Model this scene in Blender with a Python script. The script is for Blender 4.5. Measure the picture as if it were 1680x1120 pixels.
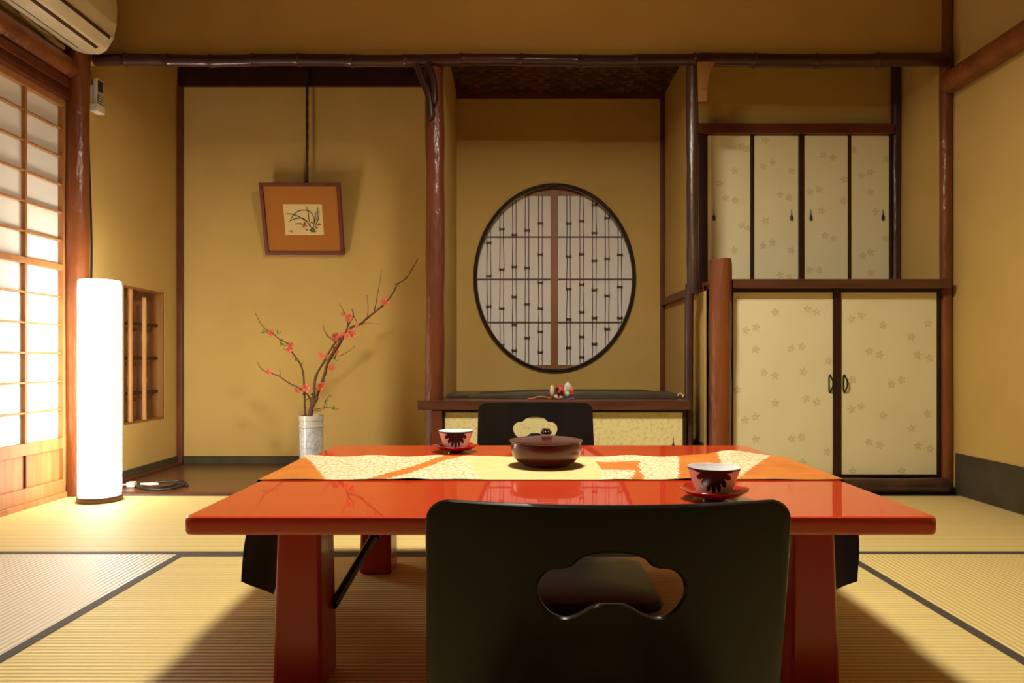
import bpy, bmesh, math, random
from mathutils import Vector, Matrix
random.seed(7)
PI = math.pi
for o in list(bpy.data.objects):
    bpy.data.objects.remove(o)
S = bpy.context.scene
C = S.collection

# ------------------------------------------------------------------ camera, world, exposure
# measured camera: eye height .575 m, looking straight along +Y, focal 1150 px of 1680
EYE = 0.575
F = 1150.0
cam_d = bpy.data.cameras.new('camera')
cam = bpy.data.objects.new('camera', cam_d)
C.objects.link(cam)
cam.location = (0, 0, EYE)
cam.rotation_euler = (PI / 2, 0, 0)
cam_d.sensor_width = 36
cam_d.lens = 36 * F / 1680
cam_d.shift_x = -7 / 1680
cam_d.shift_y = 30 / 1680
cam_d.clip_start = 0.02
S.camera = cam
w = bpy.data.worlds.new('world')
S.world = w
w.use_nodes = True
w.node_tree.nodes['Background'].inputs[0].default_value = (0.9, 0.8, 0.65, 1)
w.node_tree.nodes['Background'].inputs[1].default_value = 0.05
S.view_settings.view_transform = 'Standard'
S.view_settings.look = 'None'
S.view_settings.gamma = 1
S.view_settings.use_curve_mapping = False
S.view_settings.exposure = 0.68

LAMP_EM = 8.5        # floor lamp paper
PEND_EM = 170.0      # pendant diffuser underside
PEND_SIDE = 6.0     # pendant paper sides


def at(x, y, Y):
    """point at depth Y measured from the photograph"""
    return Vector(((x - 847) * Y / F, Y, EYE + (590 - y) * Y / F))


# ------------------------------------------------------------------ materials
def principled(name, col, rough=0.5, spec=0.5, coat=0.0, coat_r=0.05, metal=0.0):
    m = bpy.data.materials.new(name)
    m.use_nodes = True
    b = m.node_tree.nodes['Principled BSDF']
    b.inputs['Base Color'].default_value = (*col, 1)
    b.inputs['Roughness'].default_value = rough
    b.inputs['Specular IOR Level'].default_value = spec
    b.inputs['Coat Weight'].default_value = coat
    b.inputs['Coat Roughness'].default_value = coat_r
    b.inputs['Metallic'].default_value = metal
    m.diffuse_color = (*col, 1)
    return m


def noisy(name, c1, c2, scale=(6, 6, 6), rough=0.5, spec=0.5, coat=0.0, coat_r=0.05, bump=0.0,
          bscale=None, detail=5, lo=0.35, hi=0.65, bdist=0.01):
    """two colours mixed by noise in object space, with optional bump"""
    m = principled(name, c1, rough, spec, coat, coat_r)
    nt = m.node_tree
    N, L = nt.nodes, nt.links
    b = N['Principled BSDF']
    tc = N.new('ShaderNodeTexCoord')
    mp = N.new('ShaderNodeMapping')
    mp.inputs['Scale'].default_value = scale
    L.new(tc.outputs['Object'], mp.inputs[0])
    n = N.new('ShaderNodeTexNoise')
    n.inputs['Scale'].default_value = 1
    n.inputs['Detail'].default_value = detail
    L.new(mp.outputs[0], n.inputs['Vector'])
    r = N.new('ShaderNodeValToRGB')
    r.color_ramp.elements[0].position = lo
    r.color_ramp.elements[1].position = hi
    r.color_ramp.elements[0].color = (*c1, 1)
    r.color_ramp.elements[1].color = (*c2, 1)
    L.new(n.outputs['Fac'], r.inputs[0])
    L.new(r.outputs[0], b.inputs['Base Color'])
    if bump:
        mp2 = N.new('ShaderNodeMapping')
        mp2.inputs['Scale'].default_value = bscale or scale
        L.new(tc.outputs['Object'], mp2.inputs[0])
        n2 = N.new('ShaderNodeTexNoise')
        n2.inputs['Scale'].default_value = 1
        n2.inputs['Detail'].default_value = 4
        L.new(mp2.outputs[0], n2.inputs['Vector'])
        bp = N.new('ShaderNodeBump')
        bp.inputs['Strength'].default_value = bump
        bp.inputs['Distance'].default_value = bdist
        L.new(n2.outputs['Fac'], bp.inputs['Height'])
        L.new(bp.outputs[0], b.inputs['Normal'])
        if coat:
            L.new(bp.outputs[0], b.inputs['Coat Normal'])
    return m


def emitter(name, col, strength):
    m = principled(name, (0.8, 0.78, 0.74), 0.7)
    b = m.node_tree.nodes['Principled BSDF']
    b.inputs['Emission Color'].default_value = (*col, 1)
    b.inputs['Emission Strength'].default_value = strength
    return m


def tatami(name, axis, c1, c2, rough, spec):
    """woven rush: fine ribs along one axis plus straw colour noise"""
    m = principled(name, c1, rough, spec)
    nt = m.node_tree
    N, L = nt.nodes, nt.links
    b = N['Principled BSDF']
    tc = N.new('ShaderNodeTexCoord')
    wv = N.new('ShaderNodeTexWave')
    wv.wave_type = 'BANDS'
    wv.bands_direction = axis
    wv.inputs['Scale'].default_value = 21
    wv.inputs['Distortion'].default_value = 0
    L.new(tc.outputs['Object'], wv.inputs['Vector'])
    mp = N.new('ShaderNodeMapping')
    mp.inputs['Scale'].default_value = (30, 260, 1) if axis == 'X' else (260, 30, 1)
    L.new(tc.outputs['Object'], mp.inputs[0])
    n = N.new('ShaderNodeTexNoise')
    n.inputs['Scale'].default_value = 1
    n.inputs['Detail'].default_value = 3
    L.new(mp.outputs[0], n.inputs['Vector'])
    r = N.new('ShaderNodeValToRGB')
    r.color_ramp.elements[0].position = 0.3
    r.color_ramp.elements[1].position = 0.75
    r.color_ramp.elements[0].color = (*c1, 1)
    r.color_ramp.elements[1].color = (*c2, 1)
    L.new(n.outputs['Fac'], r.inputs[0])
    mx = N.new('ShaderNodeMix')
    mx.data_type = 'RGBA'
    mx.blend_type = 'MULTIPLY'
    mx.inputs[0].default_value = 0.22
    L.new(r.outputs[0], mx.inputs[6])
    L.new(wv.outputs['Color'], mx.inputs[7])
    L.new(mx.outputs[2], b.inputs['Base Color'])
    bp = N.new('ShaderNodeBump')
    bp.inputs['Strength'].default_value = 0.5
    bp.inputs['Distance'].default_value = 0.003
    L.new(wv.outputs['Fac'], bp.inputs['Height'])
    L.new(bp.outputs[0], b.inputs['Normal'])
    return m


M = {}
M['wall'] = noisy('ochre_plaster', (0.56, 0.375, 0.112), (0.61, 0.415, 0.130), (3, 3, 3), 0.9, 0.15, bump=0.25, bscale=(160, 160, 160), bdist=0.002)
M['ceiling'] = noisy('ceiling_boards', (0.20, 0.11, 0.04), (0.28, 0.16, 0.06), (2, 30, 2), 0.7, 0.2)
M['dado'] = noisy('grey_green_dado_paper', (0.060, 0.048, 0.024), (0.080, 0.066, 0.036), (8, 8, 8), 0.8, 0.2)
M['redlog'] = noisy('polished_red_log', (0.24, 0.068, 0.013), (0.15, 0.038, 0.009), (9, 9, 2.2), 0.5, 0.35, 0.42, 0.14, bump=0.8, bscale=(60, 60, 16), bdist=0.006)
M['shadedredlog'] = noisy('polished_red_log_shaded', (0.15, 0.038, 0.008), (0.09, 0.020, 0.006), (9, 9, 2.2), 0.55, 0.25, 0.35, 0.10, bump=1.0, bscale=(70, 70, 22), bdist=0.006)  # darker copy of the red log, the pillar's shade put into its colour
M['redwood'] = noisy('red_brown_wood', (0.15, 0.034, 0.010), (0.09, 0.020, 0.008), (5, 30, 5), 0.45, 0.4, 0.2, 0.25)
M['darkwood'] = noisy('dark_brown_wood', (0.042, 0.012, 0.007), (0.024, 0.008, 0.005), (12, 12, 12), 0.45, 0.3, 0.1, 0.2)
M['darklog'] = noisy('dark_log', (0.075, 0.028, 0.016), (0.035, 0.014, 0.010), (10, 10, 4), 0.42, 0.5, 0.35, 0.22, bump=0.5, bscale=(70, 70, 20), bdist=0.004)
M['bamboo'] = noisy('dark_lacquered_bamboo', (0.060, 0.013, 0.012), (0.030, 0.008, 0.009), (3, 12, 12), 0.35, 0.35, 0.45, 0.04)
M['shelfwood'] = noisy('shelf_wood', (0.13, 0.045, 0.018), (0.075, 0.024, 0.011), (4, 40, 40), 0.4, 0.4, 0.3, 0.2)
M['floorboard'] = noisy('alcove_floorboard', (0.085, 0.032, 0.014), (0.12, 0.05, 0.022), (2, 25, 2), 0.35, 0.5, 0.3, 0.15)
M['shojiwood'] = noisy('shoji_cedar', (0.42, 0.185, 0.06), (0.33, 0.13, 0.04), (40, 40, 4), 0.5, 0.3)
M['shojipaper'] = principled('shoji_paper', (0.80, 0.77, 0.70), 0.9, 0.1)
M['winpaper'] = principled('window_paper', (0.90, 0.86, 0.78), 0.9, 0.1)
M['lacquer_ring'] = principled('black_lacquer', (0.020, 0.010, 0.012), 0.22, 0.6, 0.6, 0.05)
M['kumiko'] = principled('window_lattice_wood', (0.10, 0.045, 0.025), 0.5)
M['stile'] = noisy('window_stile_wood', (0.31, 0.135, 0.026), (0.25, 0.10, 0.018), (30, 30, 3), 0.5)
M['fusuma'] = noisy('cream_door_paper', (0.86, 0.80, 0.49), (0.89, 0.83, 0.52), (5, 5, 5), 0.8, 0.2)
M['print'] = principled('olive_flower_print', (0.64, 0.54, 0.27), 0.8, 0.2)
M['goldpaper'] = noisy('gold_flecked_paper', (0.84, 0.74, 0.36), (0.70, 0.58, 0.22), (70, 70, 70), 0.7, 0.3, lo=0.5, hi=0.68)
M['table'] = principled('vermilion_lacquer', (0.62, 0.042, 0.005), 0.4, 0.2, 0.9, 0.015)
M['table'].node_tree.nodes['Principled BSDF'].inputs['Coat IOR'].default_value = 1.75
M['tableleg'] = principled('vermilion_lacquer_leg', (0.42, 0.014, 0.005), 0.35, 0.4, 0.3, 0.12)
M['black'] = principled('black_metal', (0.012, 0.010, 0.010), 0.35)
M['chair'] = noisy('black_stained_plywood', (0.0055, 0.0035, 0.0025), (0.011, 0.007, 0.004), (14, 14, 1.6), 0.42, 0.2, 0.08, 0.15)
M['lacqbowl'] = principled('dark_red_lacquer', (0.070, 0.007, 0.005), 0.3, 0.3, 0.6, 0.03)
M['knob'] = principled('dark_knob', (0.035, 0.004, 0.006), 0.2, 0.5, 0.8, 0.05)
M['porcelain'] = principled('white_porcelain', (0.86, 0.86, 0.84), 0.25, 0.4, 0.2, 0.03)
M['cobalt'] = principled('navy_glaze', (0.012, 0.008, 0.028), 0.3, 0.3, 0.1, 0.05)
M['saucer'] = principled('red_lacquer_saucer', (0.42, 0.022, 0.008), 0.25, 0.5, 0.8, 0.04)
M['heri'] = noisy('dark_cloth_border', (0.060, 0.052, 0.045), (0.085, 0.075, 0.065), (200, 200, 200), 0.7, 0.3)
M['lamp'] = emitter('lamp_paper', (1.0, 0.93, 0.82), LAMP_EM)
M['pend'] = emitter('pendant_diffuser', (1.0, 0.90, 0.74), PEND_EM)
M['pendside'] = emitter('pendant_paper', (1.0, 0.80, 0.52), PEND_SIDE)
M['lampbase'] = principled('lamp_base_wood', (0.12, 0.06, 0.025), 0.4)
M['acplastic'] = noisy('cream_plastic', (0.86, 0.79, 0.58), (0.76, 0.68, 0.46), (4, 9, 4), 0.45, 0.4)
M['acdark'] = principled('dark_slot', (0.06, 0.022, 0.016), 0.7)
M['pipe'] = principled('cream_pipe_wrap', (0.50, 0.42, 0.26), 0.6)
M['white'] = principled('white_plastic', (0.78, 0.74, 0.62), 0.4)
M['display'] = principled('dark_display', (0.03, 0.03, 0.03), 0.3)
M['cable'] = principled('black_cable', (0.015, 0.013, 0.012), 0.4)
M['frame'] = noisy('picture_frame_wood', (0.17, 0.035, 0.013), (0.12, 0.025, 0.01), (20, 20, 20), 0.5, 0.3)
M['mat'] = principled('orange_brown_mount', (0.42, 0.155, 0.025), 0.8, 0.2)
M['art'] = principled('cream_art_paper', (0.72, 0.55, 0.24), 0.8, 0.2)
M['ink'] = principled('green_ink', (0.05, 0.065, 0.035), 0.8)
M['inkred'] = principled('red_ink', (0.36, 0.06, 0.04), 0.8)
M['rod'] = principled('dark_hanging_rod', (0.018, 0.014, 0.012), 0.5)
M['bambstick'] = noisy('light_bamboo_stick', (0.58, 0.30, 0.09), (0.45, 0.20, 0.055), (20, 20, 3), 0.4, 0.4)
M['bark'] = noisy('twig_bark', (0.11, 0.045, 0.020), (0.17, 0.08, 0.035), (60, 60, 60), 0.7)
M['blossom'] = noisy('coral_blossom', (0.68, 0.10, 0.045), (0.78, 0.22, 0.11), (60, 60, 60), 0.6)
M['stamen'] = principled('yellow_stamen', (0.75, 0.5, 0.1), 0.6)
M['leaf'] = principled('green_leaf', (0.14, 0.25, 0.03), 0.5)
M['zither'] = noisy('dark_zither_wood', (0.050, 0.042, 0.024), (0.070, 0.060, 0.035), (3, 40, 3), 0.45, 0.4)
M['cream'] = principled('cream_cloth', (0.70, 0.52, 0.33), 0.7)
M['redcloth'] = principled('red_cloth', (0.50, 0.06, 0.02), 0.6)
M['mint'] = principled('pale_mint_cloth', (0.55, 0.60, 0.46), 0.7)
M['plum'] = principled('plum_cloth', (0.10, 0.05, 0.09), 0.6)
M['orange_cord'] = principled('orange_cord', (0.42, 0.11, 0.02), 0.6)
M['back'] = noisy('brown_backing_board', (0.26, 0.12, 0.07), (0.36, 0.19, 0.12), (30, 30, 2), 0.6)
M['subfloor'] = principled('subfloor', (0.2, 0.12, 0.06), 0.8)
M['weave'] = noisy('woven_bark_ceiling', (0.045, 0.016, 0.010), (0.08, 0.03, 0.015), (20, 20, 20), 0.6)
M['weave2'] = principled('woven_bark_strip', (0.12, 0.045, 0.02), 0.45)
M['gold'] = noisy('plain_gold_silk', (0.80, 0.61, 0.28), (0.76, 0.56, 0.23), (30, 30, 30), 0.55, 0.3)
M['orange'] = noisy('orange_silk', (0.64, 0.22, 0.035), (0.54, 0.155, 0.02), (12, 30, 12), 0.5, 0.3, bump=0.3, bscale=(300, 300, 300), bdist=0.001)
M['brocade'] = noisy('cream_brocade', (0.80, 0.69, 0.46), (0.70, 0.38, 0.10), (130, 90, 130), 0.55, 0.3, lo=0.50, hi=0.60, bump=0.3, bscale=(200, 200, 200), bdist=0.001)
M['lining'] = principled('black_lining', (0.012, 0.008, 0.007), 0.8)
M['tat_x'] = tatami('tatami_crosswise', 'Y', (0.83, 0.65, 0.24), (0.88, 0.71, 0.30), 0.6, 0.3)
M['tat_y'] = tatami('tatami_lengthwise', 'X', (0.83, 0.65, 0.24), (0.88, 0.71, 0.30), 0.55, 0.35)
M['tat_painted_sheen'] = tatami('tatami_lengthwise_painted_sheen', 'X', (0.74, 0.64, 0.44), (0.82, 0.71, 0.52), 0.50, 0.75)  # paler, greyer base colour stands in for the paper screens' reflection


def vase_material():
    m = noisy('blue_white_celadon', (0.80, 0.81, 0.82), (0.62, 0.66, 0.72), (25, 25, 25), 0.25, 0.5, 0.6, 0.05, lo=0.42, hi=0.6)
    nt = m.node_tree
    N, L = nt.nodes, nt.links
    b = N['Principled BSDF']
    src = b.inputs['Base Color'].links[0].from_socket
    tc = N.new('ShaderNodeTexCoord')
    mp = N.new('ShaderNodeMapping')
    mp.inputs['Scale'].default_value = (42, 42, 30)
    L.new(tc.outputs['Object'], mp.inputs[0])
    v = N.new('ShaderNodeTexVoronoi')
    v.feature = 'DISTANCE_TO_EDGE'
    v.inputs['Scale'].default_value = 1
    L.new(mp.outputs[0], v.inputs['Vector'])
    r = N.new('ShaderNodeValToRGB')
    r.color_ramp.elements[0].position = 0.03
    r.color_ramp.elements[1].position = 0.10
    r.color_ramp.elements[0].color = (0.20, 0.24, 0.32, 1)
    r.color_ramp.elements[1].color = (1, 1, 1, 1)
    L.new(v.outputs['Distance'], r.inputs[0])
    mx = N.new('ShaderNodeMix')
    mx.data_type = 'RGBA'
    mx.blend_type = 'MULTIPLY'
    mx.inputs[0].default_value = 0.32
    L.new(src, mx.inputs[6])
    L.new(r.outputs[0], mx.inputs[7])
    L.new(mx.outputs[2], b.inputs['Base Color'])
    return m


M['vase'] = vase_material()
M['vaserim'] = principled('pale_glaze', (0.68, 0.66, 0.58), 0.2, 0.5, 0.6, 0.05)


# ------------------------------------------------------------------ mesh helpers
class MB:
    def __init__(self):
        self.bm = bmesh.new()

    def box(self, x0, x1, y0, y1, z0, z1, bev=0.0, mi=0, seg=2):
        t = bmesh.new()
        v = [t.verts.new((x, y, z)) for x in (x0, x1) for y in (y0, y1) for z in (z0, z1)]
        for f in ((0, 1, 3, 2), (4, 6, 7, 5), (0, 4, 5, 1), (2, 3, 7, 6), (0, 2, 6, 4), (1, 5, 7, 3)):
            t.faces.new([v[i] for i in f])
        if bev > 0:
            bmesh.ops.bevel(t, geom=t.edges[:], offset=bev, segments=seg, profile=0.5, affect='EDGES')
        self.merge(t, mi)
        return self

    def merge(self, t, mi=0, mat=None):
        if mat is not None:
            bmesh.ops.transform(t, matrix=mat, verts=t.verts[:])
        bmesh.ops.recalc_face_normals(t, faces=t.faces[:])
        mp = {}
        for v in t.verts:
            mp[v] = self.bm.verts.new(v.co)
        for f in t.faces:
            try:
                nf = self.bm.faces.new([mp[v] for v in f.verts])
                nf.material_index = mi if mi is not None else f.material_index
            except ValueError:
                pass
        t.free()

    def tube(self, pts, rad, n=12, mi=0, caps=True, squash=None):
        pts = [Vector(p) for p in pts]
        if not isinstance(rad, (list, tuple)):
            rad = [rad] * len(pts)
        t = bmesh.new()
        tan = []
        for i in range(len(pts)):
            a = pts[max(i - 1, 0)]
            b = pts[min(i + 1, len(pts) - 1)]
            d = (b - a)
            tan.append(d.normalized() if d.length > 1e-9 else Vector((0, 0, 1)))
        u = tan[0].orthogonal().normalized()
        rings = []
        for i, p in enumerate(pts):
            u = (u - tan[i] * u.dot(tan[i]))
            u = u.normalized() if u.length > 1e-6 else tan[i].orthogonal().normalized()
            v = tan[i].cross(u)
            ring = []
            for k in range(n):
                a = 2 * PI * k / n
                rr = rad[i] if not callable(rad[i]) else rad[i](a)
                ring.append(t.verts.new(p + (u * math.cos(a) + v * math.sin(a)) * rr))
            rings.append(ring)
        for i in range(len(rings) - 1):
            for k in range(n):
                t.faces.new((rings[i][k], rings[i][(k + 1) % n], rings[i + 1][(k + 1) % n], rings[i + 1][k]))
        if caps:
            t.faces.new(rings[0][::-1])
            t.faces.new(rings[-1])
        self.merge(t, mi)
        return self

    def lathe(self, prof, c=(0, 0, 0), n=48, mi=0, face_mi=None):
        t = bmesh.new()
        rings = []
        for r, z in prof:
            if r < 1e-6:
                rings.append([t.verts.new((c[0], c[1], c[2] + z))])
            else:
                rings.append([t.verts.new((c[0] + r * math.cos(2 * PI * k / n), c[1] + r * math.sin(2 * PI * k / n), c[2] + z)) for k in range(n)])
        for i in range(len(rings) - 1):
            A, B = rings[i], rings[i + 1]
            for k in range(n):
                k2 = (k + 1) % n
                if len(A) == 1 and len(B) == 1:
                    continue
                if len(A) == 1:
                    f = t.faces.new((A[0], B[k], B[k2]))
                elif len(B) == 1:
                    f = t.faces.new((A[k], A[k2], B[0]))
                else:
                    f = t.faces.new((A[k], A[k2], B[k2], B[k]))
                if face_mi:
                    f.material_index = face_mi(i, (k + 0.5) / n * 2 * PI)
                else:
                    f.material_index = mi
        self.merge(t, None)
        return self

    def prism(self, poly, axis, a0, a1, bev=0.0, mi=0):
        """poly: list of 2D points; axis 'x','y','z' extruded from a0 to a1"""
        t = bmesh.new()

        def mk(p, a):
            if axis == 'y':
                return (p[0], a, p[1])
            if axis == 'x':
                return (a, p[0], p[1])
            return (p[0], p[1], a)
        A = [t.verts.new(mk(p, a0)) for p in poly]
        B = [t.verts.new(mk(p, a1)) for p in poly]
        n = len(poly)
        t.faces.new(A)
        t.faces.new(B[::-1])
        for k in range(n):
            t.faces.new((A[k], B[k], B[(k + 1) % n], A[(k + 1) % n]))
        bmesh.ops.recalc_face_normals(t, faces=t.faces[:])
        if bev:
            bmesh.ops.bevel(t, geom=t.edges[:], offset=bev, segments=2, profile=0.5, affect='EDGES')
        self.merge(t, mi)
        return self

    def ball(self, c, r, sc=(1, 1, 1), sub=2, mi=0, rot=None):
        t = bmesh.new()
        bmesh.ops.create_icosphere(t, subdivisions=sub, radius=r)
        m = Matrix.Translation(c) @ (rot.to_4x4() if rot else Matrix.Identity(4)) @ Matrix.Diagonal((*sc, 1))
        self.merge(t, mi, m)
        return self


LOC = {}


def obj(name, mb, mats, parent=None, smooth=True, loc=None):
    bm = mb.bm if isinstance(mb, MB) else mb
    if not isinstance(mats, (list, tuple)):
        mats = [mats]
    if parent is not None:
        base = LOC[parent.name]
    elif loc is not None:
        base = Vector(loc)
    else:
        xs = [v.co for v in bm.verts]
        mn = Vector((min(c.x for c in xs), min(c.y for c in xs), min(c.z for c in xs)))
        mxx = Vector((max(c.x for c in xs), max(c.y for c in xs), max(c.z for c in xs)))
        base = Vector(((mn.x + mxx.x) / 2, (mn.y + mxx.y) / 2, mn.z))
    me = bpy.data.meshes.new(name)
    for v in bm.verts:
        v.co -= base
    bm.to_mesh(me)
    bm.free()
    for m in mats:
        me.materials.append(M[m])
    if smooth:
        for p in me.polygons:
            p.use_smooth = True
        try:
            me.set_sharp_from_angle(angle=math.radians(38))
        except Exception:
            pass
    o = bpy.data.objects.new(name, me)
    C.objects.link(o)
    if smooth:
        wn = o.modifiers.new('weighted', 'WEIGHTED_NORMAL')
        wn.keep_sharp = True
    if parent is not None:
        o.parent = parent
    else:
        o.location = base
    LOC[o.name] = Vector(base)
    return o


def tag(o, label=None, cat=None, group=None, kind=None):
    if label:
        o['label'] = label
    if cat:
        o['category'] = cat
    if group:
        o['group'] = group
    if kind:
        o['kind'] = kind
    return o


def thing(name, label, cat, loc=(0, 0, 0), group=None):
    o = bpy.data.objects.new(name, None)
    o.empty_display_size = 0.05
    C.objects.link(o)
    o.location = loc
    LOC[o.name] = Vector(loc)
    return tag(o, label, cat, group)


def struct(name, mb, mats, parent=None, smooth=False):
    o = obj(name, mb, mats, parent, smooth)
    if parent is None:
        o['kind'] = 'structure'
    return o


def bx(*a, **k):
    return MB().box(*a, **k)


def dup(root, loc, label, rz=0.0):
    r = root.copy()
    C.objects.link(r)
    r.location = loc
    r.rotation_euler = (0, 0, rz)
    r['label'] = label
    for ch in [c for c in C.objects if c.parent == root]:
        c = ch.copy()
        C.objects.link(c)
        c.parent = r
        for g in [q for q in C.objects if q.parent == ch]:
            d = g.copy()
            C.objects.link(d)
            d.parent = c
    return r


def spline(pts, n=8, closed=False):
    """Catmull-Rom through the points"""
    P = [Vector(p) for p in pts]
    out = []
    m = len(P)
    for i in range(m if closed else m - 1):
        p1, p2 = P[i], P[(i + 1) % m]
        p0 = P[i - 1] if (i > 0 or closed) else p1 * 2 - p2
        p3 = P[(i + 2) % m] if (i + 2 < m or closed) else p2 * 2 - p1
        for k in range(n):
            t = k / n
            out.append(0.5 * ((2 * p1) + (p2 - p0) * t + (2 * p0 - 5 * p1 + 4 * p2 - p3) * t * t + (3 * p1 - p0 - 3 * p2 + p3) * t ** 3))
    if not closed:
        out.append(P[-1])
    return out


def log_tube(p0, p1, r, wob=0.004, seg=40, n=20, seed=1, taper=0.0):
    """slightly crooked natural log"""
    rnd = random.Random(seed)
    p0, p1 = Vector(p0), Vector(p1)
    d = (p1 - p0)
    u = d.normalized().orthogonal().normalized()
    v = d.normalized().cross(u)
    ph = [rnd.uniform(0, 6.28) for _ in range(6)]
    pts, rad = [], []
    for i in range(seg + 1):
        t = i / seg
        off = u * math.sin(t * 7 + ph[0]) * wob + v * math.sin(t * 5 + ph[1]) * wob
        pts.append(p0 + d * t + off * (0 if i in (0, seg) else 1))
        rr = r * (1 - taper * t) + wob * 0.35 * math.sin(t * 23 + ph[2]) + wob * 0.25 * math.sin(t * 41 + ph[3])

        def fn(a, rr=rr, t=t):
            return rr + wob * 0.4 * math.sin(3 * a + ph[4] + t * 9) + wob * 0.25 * math.sin(5 * a + ph[5] - t * 14)
        rad.append(fn)
    mb = MB()
    mb.tube(pts, rad, n)
    return mb


# ================================================================== THE ROOM SHELL
XL, XR = -1.91, 1.885       # left shoji plane, right wall plane
YF = 3.03                   # front plane of alcoves
YB = 3.89                   # back of alcoves
YN = -1.6                   # wall behind the camera
ZC = 2.40                   # ceiling

struct('floor', bx(-2.1, 2.1, YN - .1, YB + .2, -0.12, -0.055), 'subfloor')
struct('ceiling', bx(-2.05, 2.05, YN - .1, YB + .2, ZC, ZC + .05), 'ceiling')
struct('wall_behind', bx(-2.05, 2.05, YN - .08, YN, -0.055, ZC), 'darkwood')
struct('wall_right', bx(XR, XR + .08, YN, YB + .05, -0.055, ZC), 'wall')
struct('wall_left', bx(XL - .06, XL, YN, YF - .03, 1.75, ZC), 'wall')
struct('wall_back', bx(-1.93, XR, YF, YF + .04, 1.862, ZC), 'wall')
struct('wall_alcove_left', MB().box(-1.95, -1.87, YF + .005, 3.34, -0.055, ZC).box(-1.95, -1.87, 3.73, YB, -0.055, ZC)
       .box(-1.95, -1.87, 3.34, 3.73, -0.055, 0.262).box(-1.95, -1.87, 3.34, 3.73, 0.932, ZC), 'wall')
struct('wall_alcove_back', bx(-1.95, -0.352, YB, YB + .05, -0.055, ZC), 'wall')
struct('wall_divider', bx(-0.375, -0.330, YF + .055, YB, -0.055, 2.2), 'wall')
struct('wall_cupboard_side', MB().box(0.821, 0.831, YF + .035, YB, -0.055, 0.90).box(0.821, 0.831, 3.31, YB, 0.90, 2.2), 'wall')
struct('wall_cupboard_right', bx(1.849, XR, YF + .03, 3.42, 0.915, 2.0), 'wall')
struct('wall_cupboard_back', bx(0.831, 1.849, 3.40, 3.44, 1.703, 2.06), 'wall')
struct('trim_1', bx(-1.87, -0.375, YB - .022, YB, 2.087, 2.30), 'darkwood')
struct('trim_2', bx(0.831, 1.849, YF + .042, 3.44, 2.0, 2.03), 'darkwood')
struct('trim_3', bx(-1.87, -0.375, YF + .042, YB - .022, 2.27, 2.30), 'darkwood')
# baseboards
struct('baseboard_right', bx(XR - .006, XR, YN, YF - .03, 0, 0.176), 'dado')
struct('baseboard_alcove', bx(-1.87, -0.375, YB - .008, YB, 0, 0.042), 'dado')
struct('baseboard_alcove_left', bx(-1.87, -1.862, YF + .06, YB - .008, 0, 0.046), 'dado')
struct('baseboard_cupboard_side', bx(0.815, 0.821, YF + .035, YB, 0, 0.21), 'dado')


# middle alcove back wall with an elliptical opening for the window
WX, WZ, RA, RB = 0.213, 1.028, 0.441, 0.515


def ell(a, k=1.0, y=YB, dr=0.0):
    return Vector((WX + (RA + dr) * math.cos(a), y, WZ + (RB + dr) * math.sin(a)))


mb = MB()
t = bmesh.new()
x0, x1, z0, z1 = -0.352, 0.84, -0.055, 2.2
NN = 96
inner_f, outer_f, inner_b = [], [], []
for k in range(NN):
    a = 2 * PI * (k + 0.5) / NN
    c, s = math.cos(a), math.sin(a)
    tt = min(((x1 - WX) / c if c > 0 else (x0 - WX) / c) if abs(c) > 1e-6 else 1e9,
             ((z1 - WZ) / s if s > 0 else (z0 - WZ) / s) if abs(s) > 1e-6 else 1e9)
    inner_f.append(t.verts.new(ell(a)))
    inner_b.append(t.verts.new(ell(a, y=YB + .05)))
    outer_f.append(t.verts.new((WX + c * tt, YB, WZ + s * tt)))
for k in range(NN):
    j = (k + 1) % NN
    t.faces.new((inner_f[k], outer_f[k], outer_f[j], inner_f[j]))
    t.faces.new((inner_f[k], inner_f[j], inner_b[j], inner_b[k]))
for cx, cz in ((x0, z0), (x1, z0), (x1, z1), (x0, z1)):
    # corner triangles
    best = sorted(range(NN), key=lambda k: (outer_f[k].co.x - cx) ** 2 + (outer_f[k].co.z - cz) ** 2)
    i = best[0]
    for d in (-1, 1):
        j = (i + d) % NN
        if abs(outer_f[i].co.x - outer_f[j].co.x) > 1e-5 and abs(outer_f[i].co.z - outer_f[j].co.z) > 1e-5:
            cv = t.verts.new((cx, YB, cz))
            t.faces.new((outer_f[i], cv, outer_f[j]))
            break
mb.merge(t)
struct('wall_alcove_middle', mb, 'wall')

# middle alcove ceiling of woven bark
mb = MB()
mb.box(-0.33, 0.83, YF + .042, YB, 2.052, 2.075)
rs = random.Random(3)
nx, ny = 34, 22
for i in range(nx):
    for j in range(ny):
        xx = -0.33 + 1.16 * i / nx
        yy = YF + .045 + (YB - YF - .05) * j / ny
        sx, sy = 1.16 / nx, (YB - YF - .05) / ny
        if (i + j) % 2:
            mb.box(xx, xx + sx * .97, yy + .1 * sy, yy + .9 * sy, 2.046, 2.0525, mi=1 if rs.random() < .6 else 0)
        else:
            mb.box(xx + .1 * sx, xx + .9 * sx, yy, yy + sy * .97, 2.0485, 2.0525, mi=1 if rs.random() < .25 else 0)
tag(obj('woven_ceiling_panel', mb, ['weave', 'weave2'], smooth=False),
    'dark woven bark ceiling panel over the middle alcove', 'ceiling panel')
struct('trim_4', bx(-0.33, 0.83, YB - .015, YB, 2.022, 2.05), 'redwood')


# posts ------------------------------------------------------------------
def log_post(name, x, y, z0, z1, r, mat, label, seed, wob=.003, taper=0.0, cat='pillar'):
    return tag(obj(name, log_tube((x, y, z0), (x, y, z1), r, wob, seed=seed, taper=taper), mat), label, cat)


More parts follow.
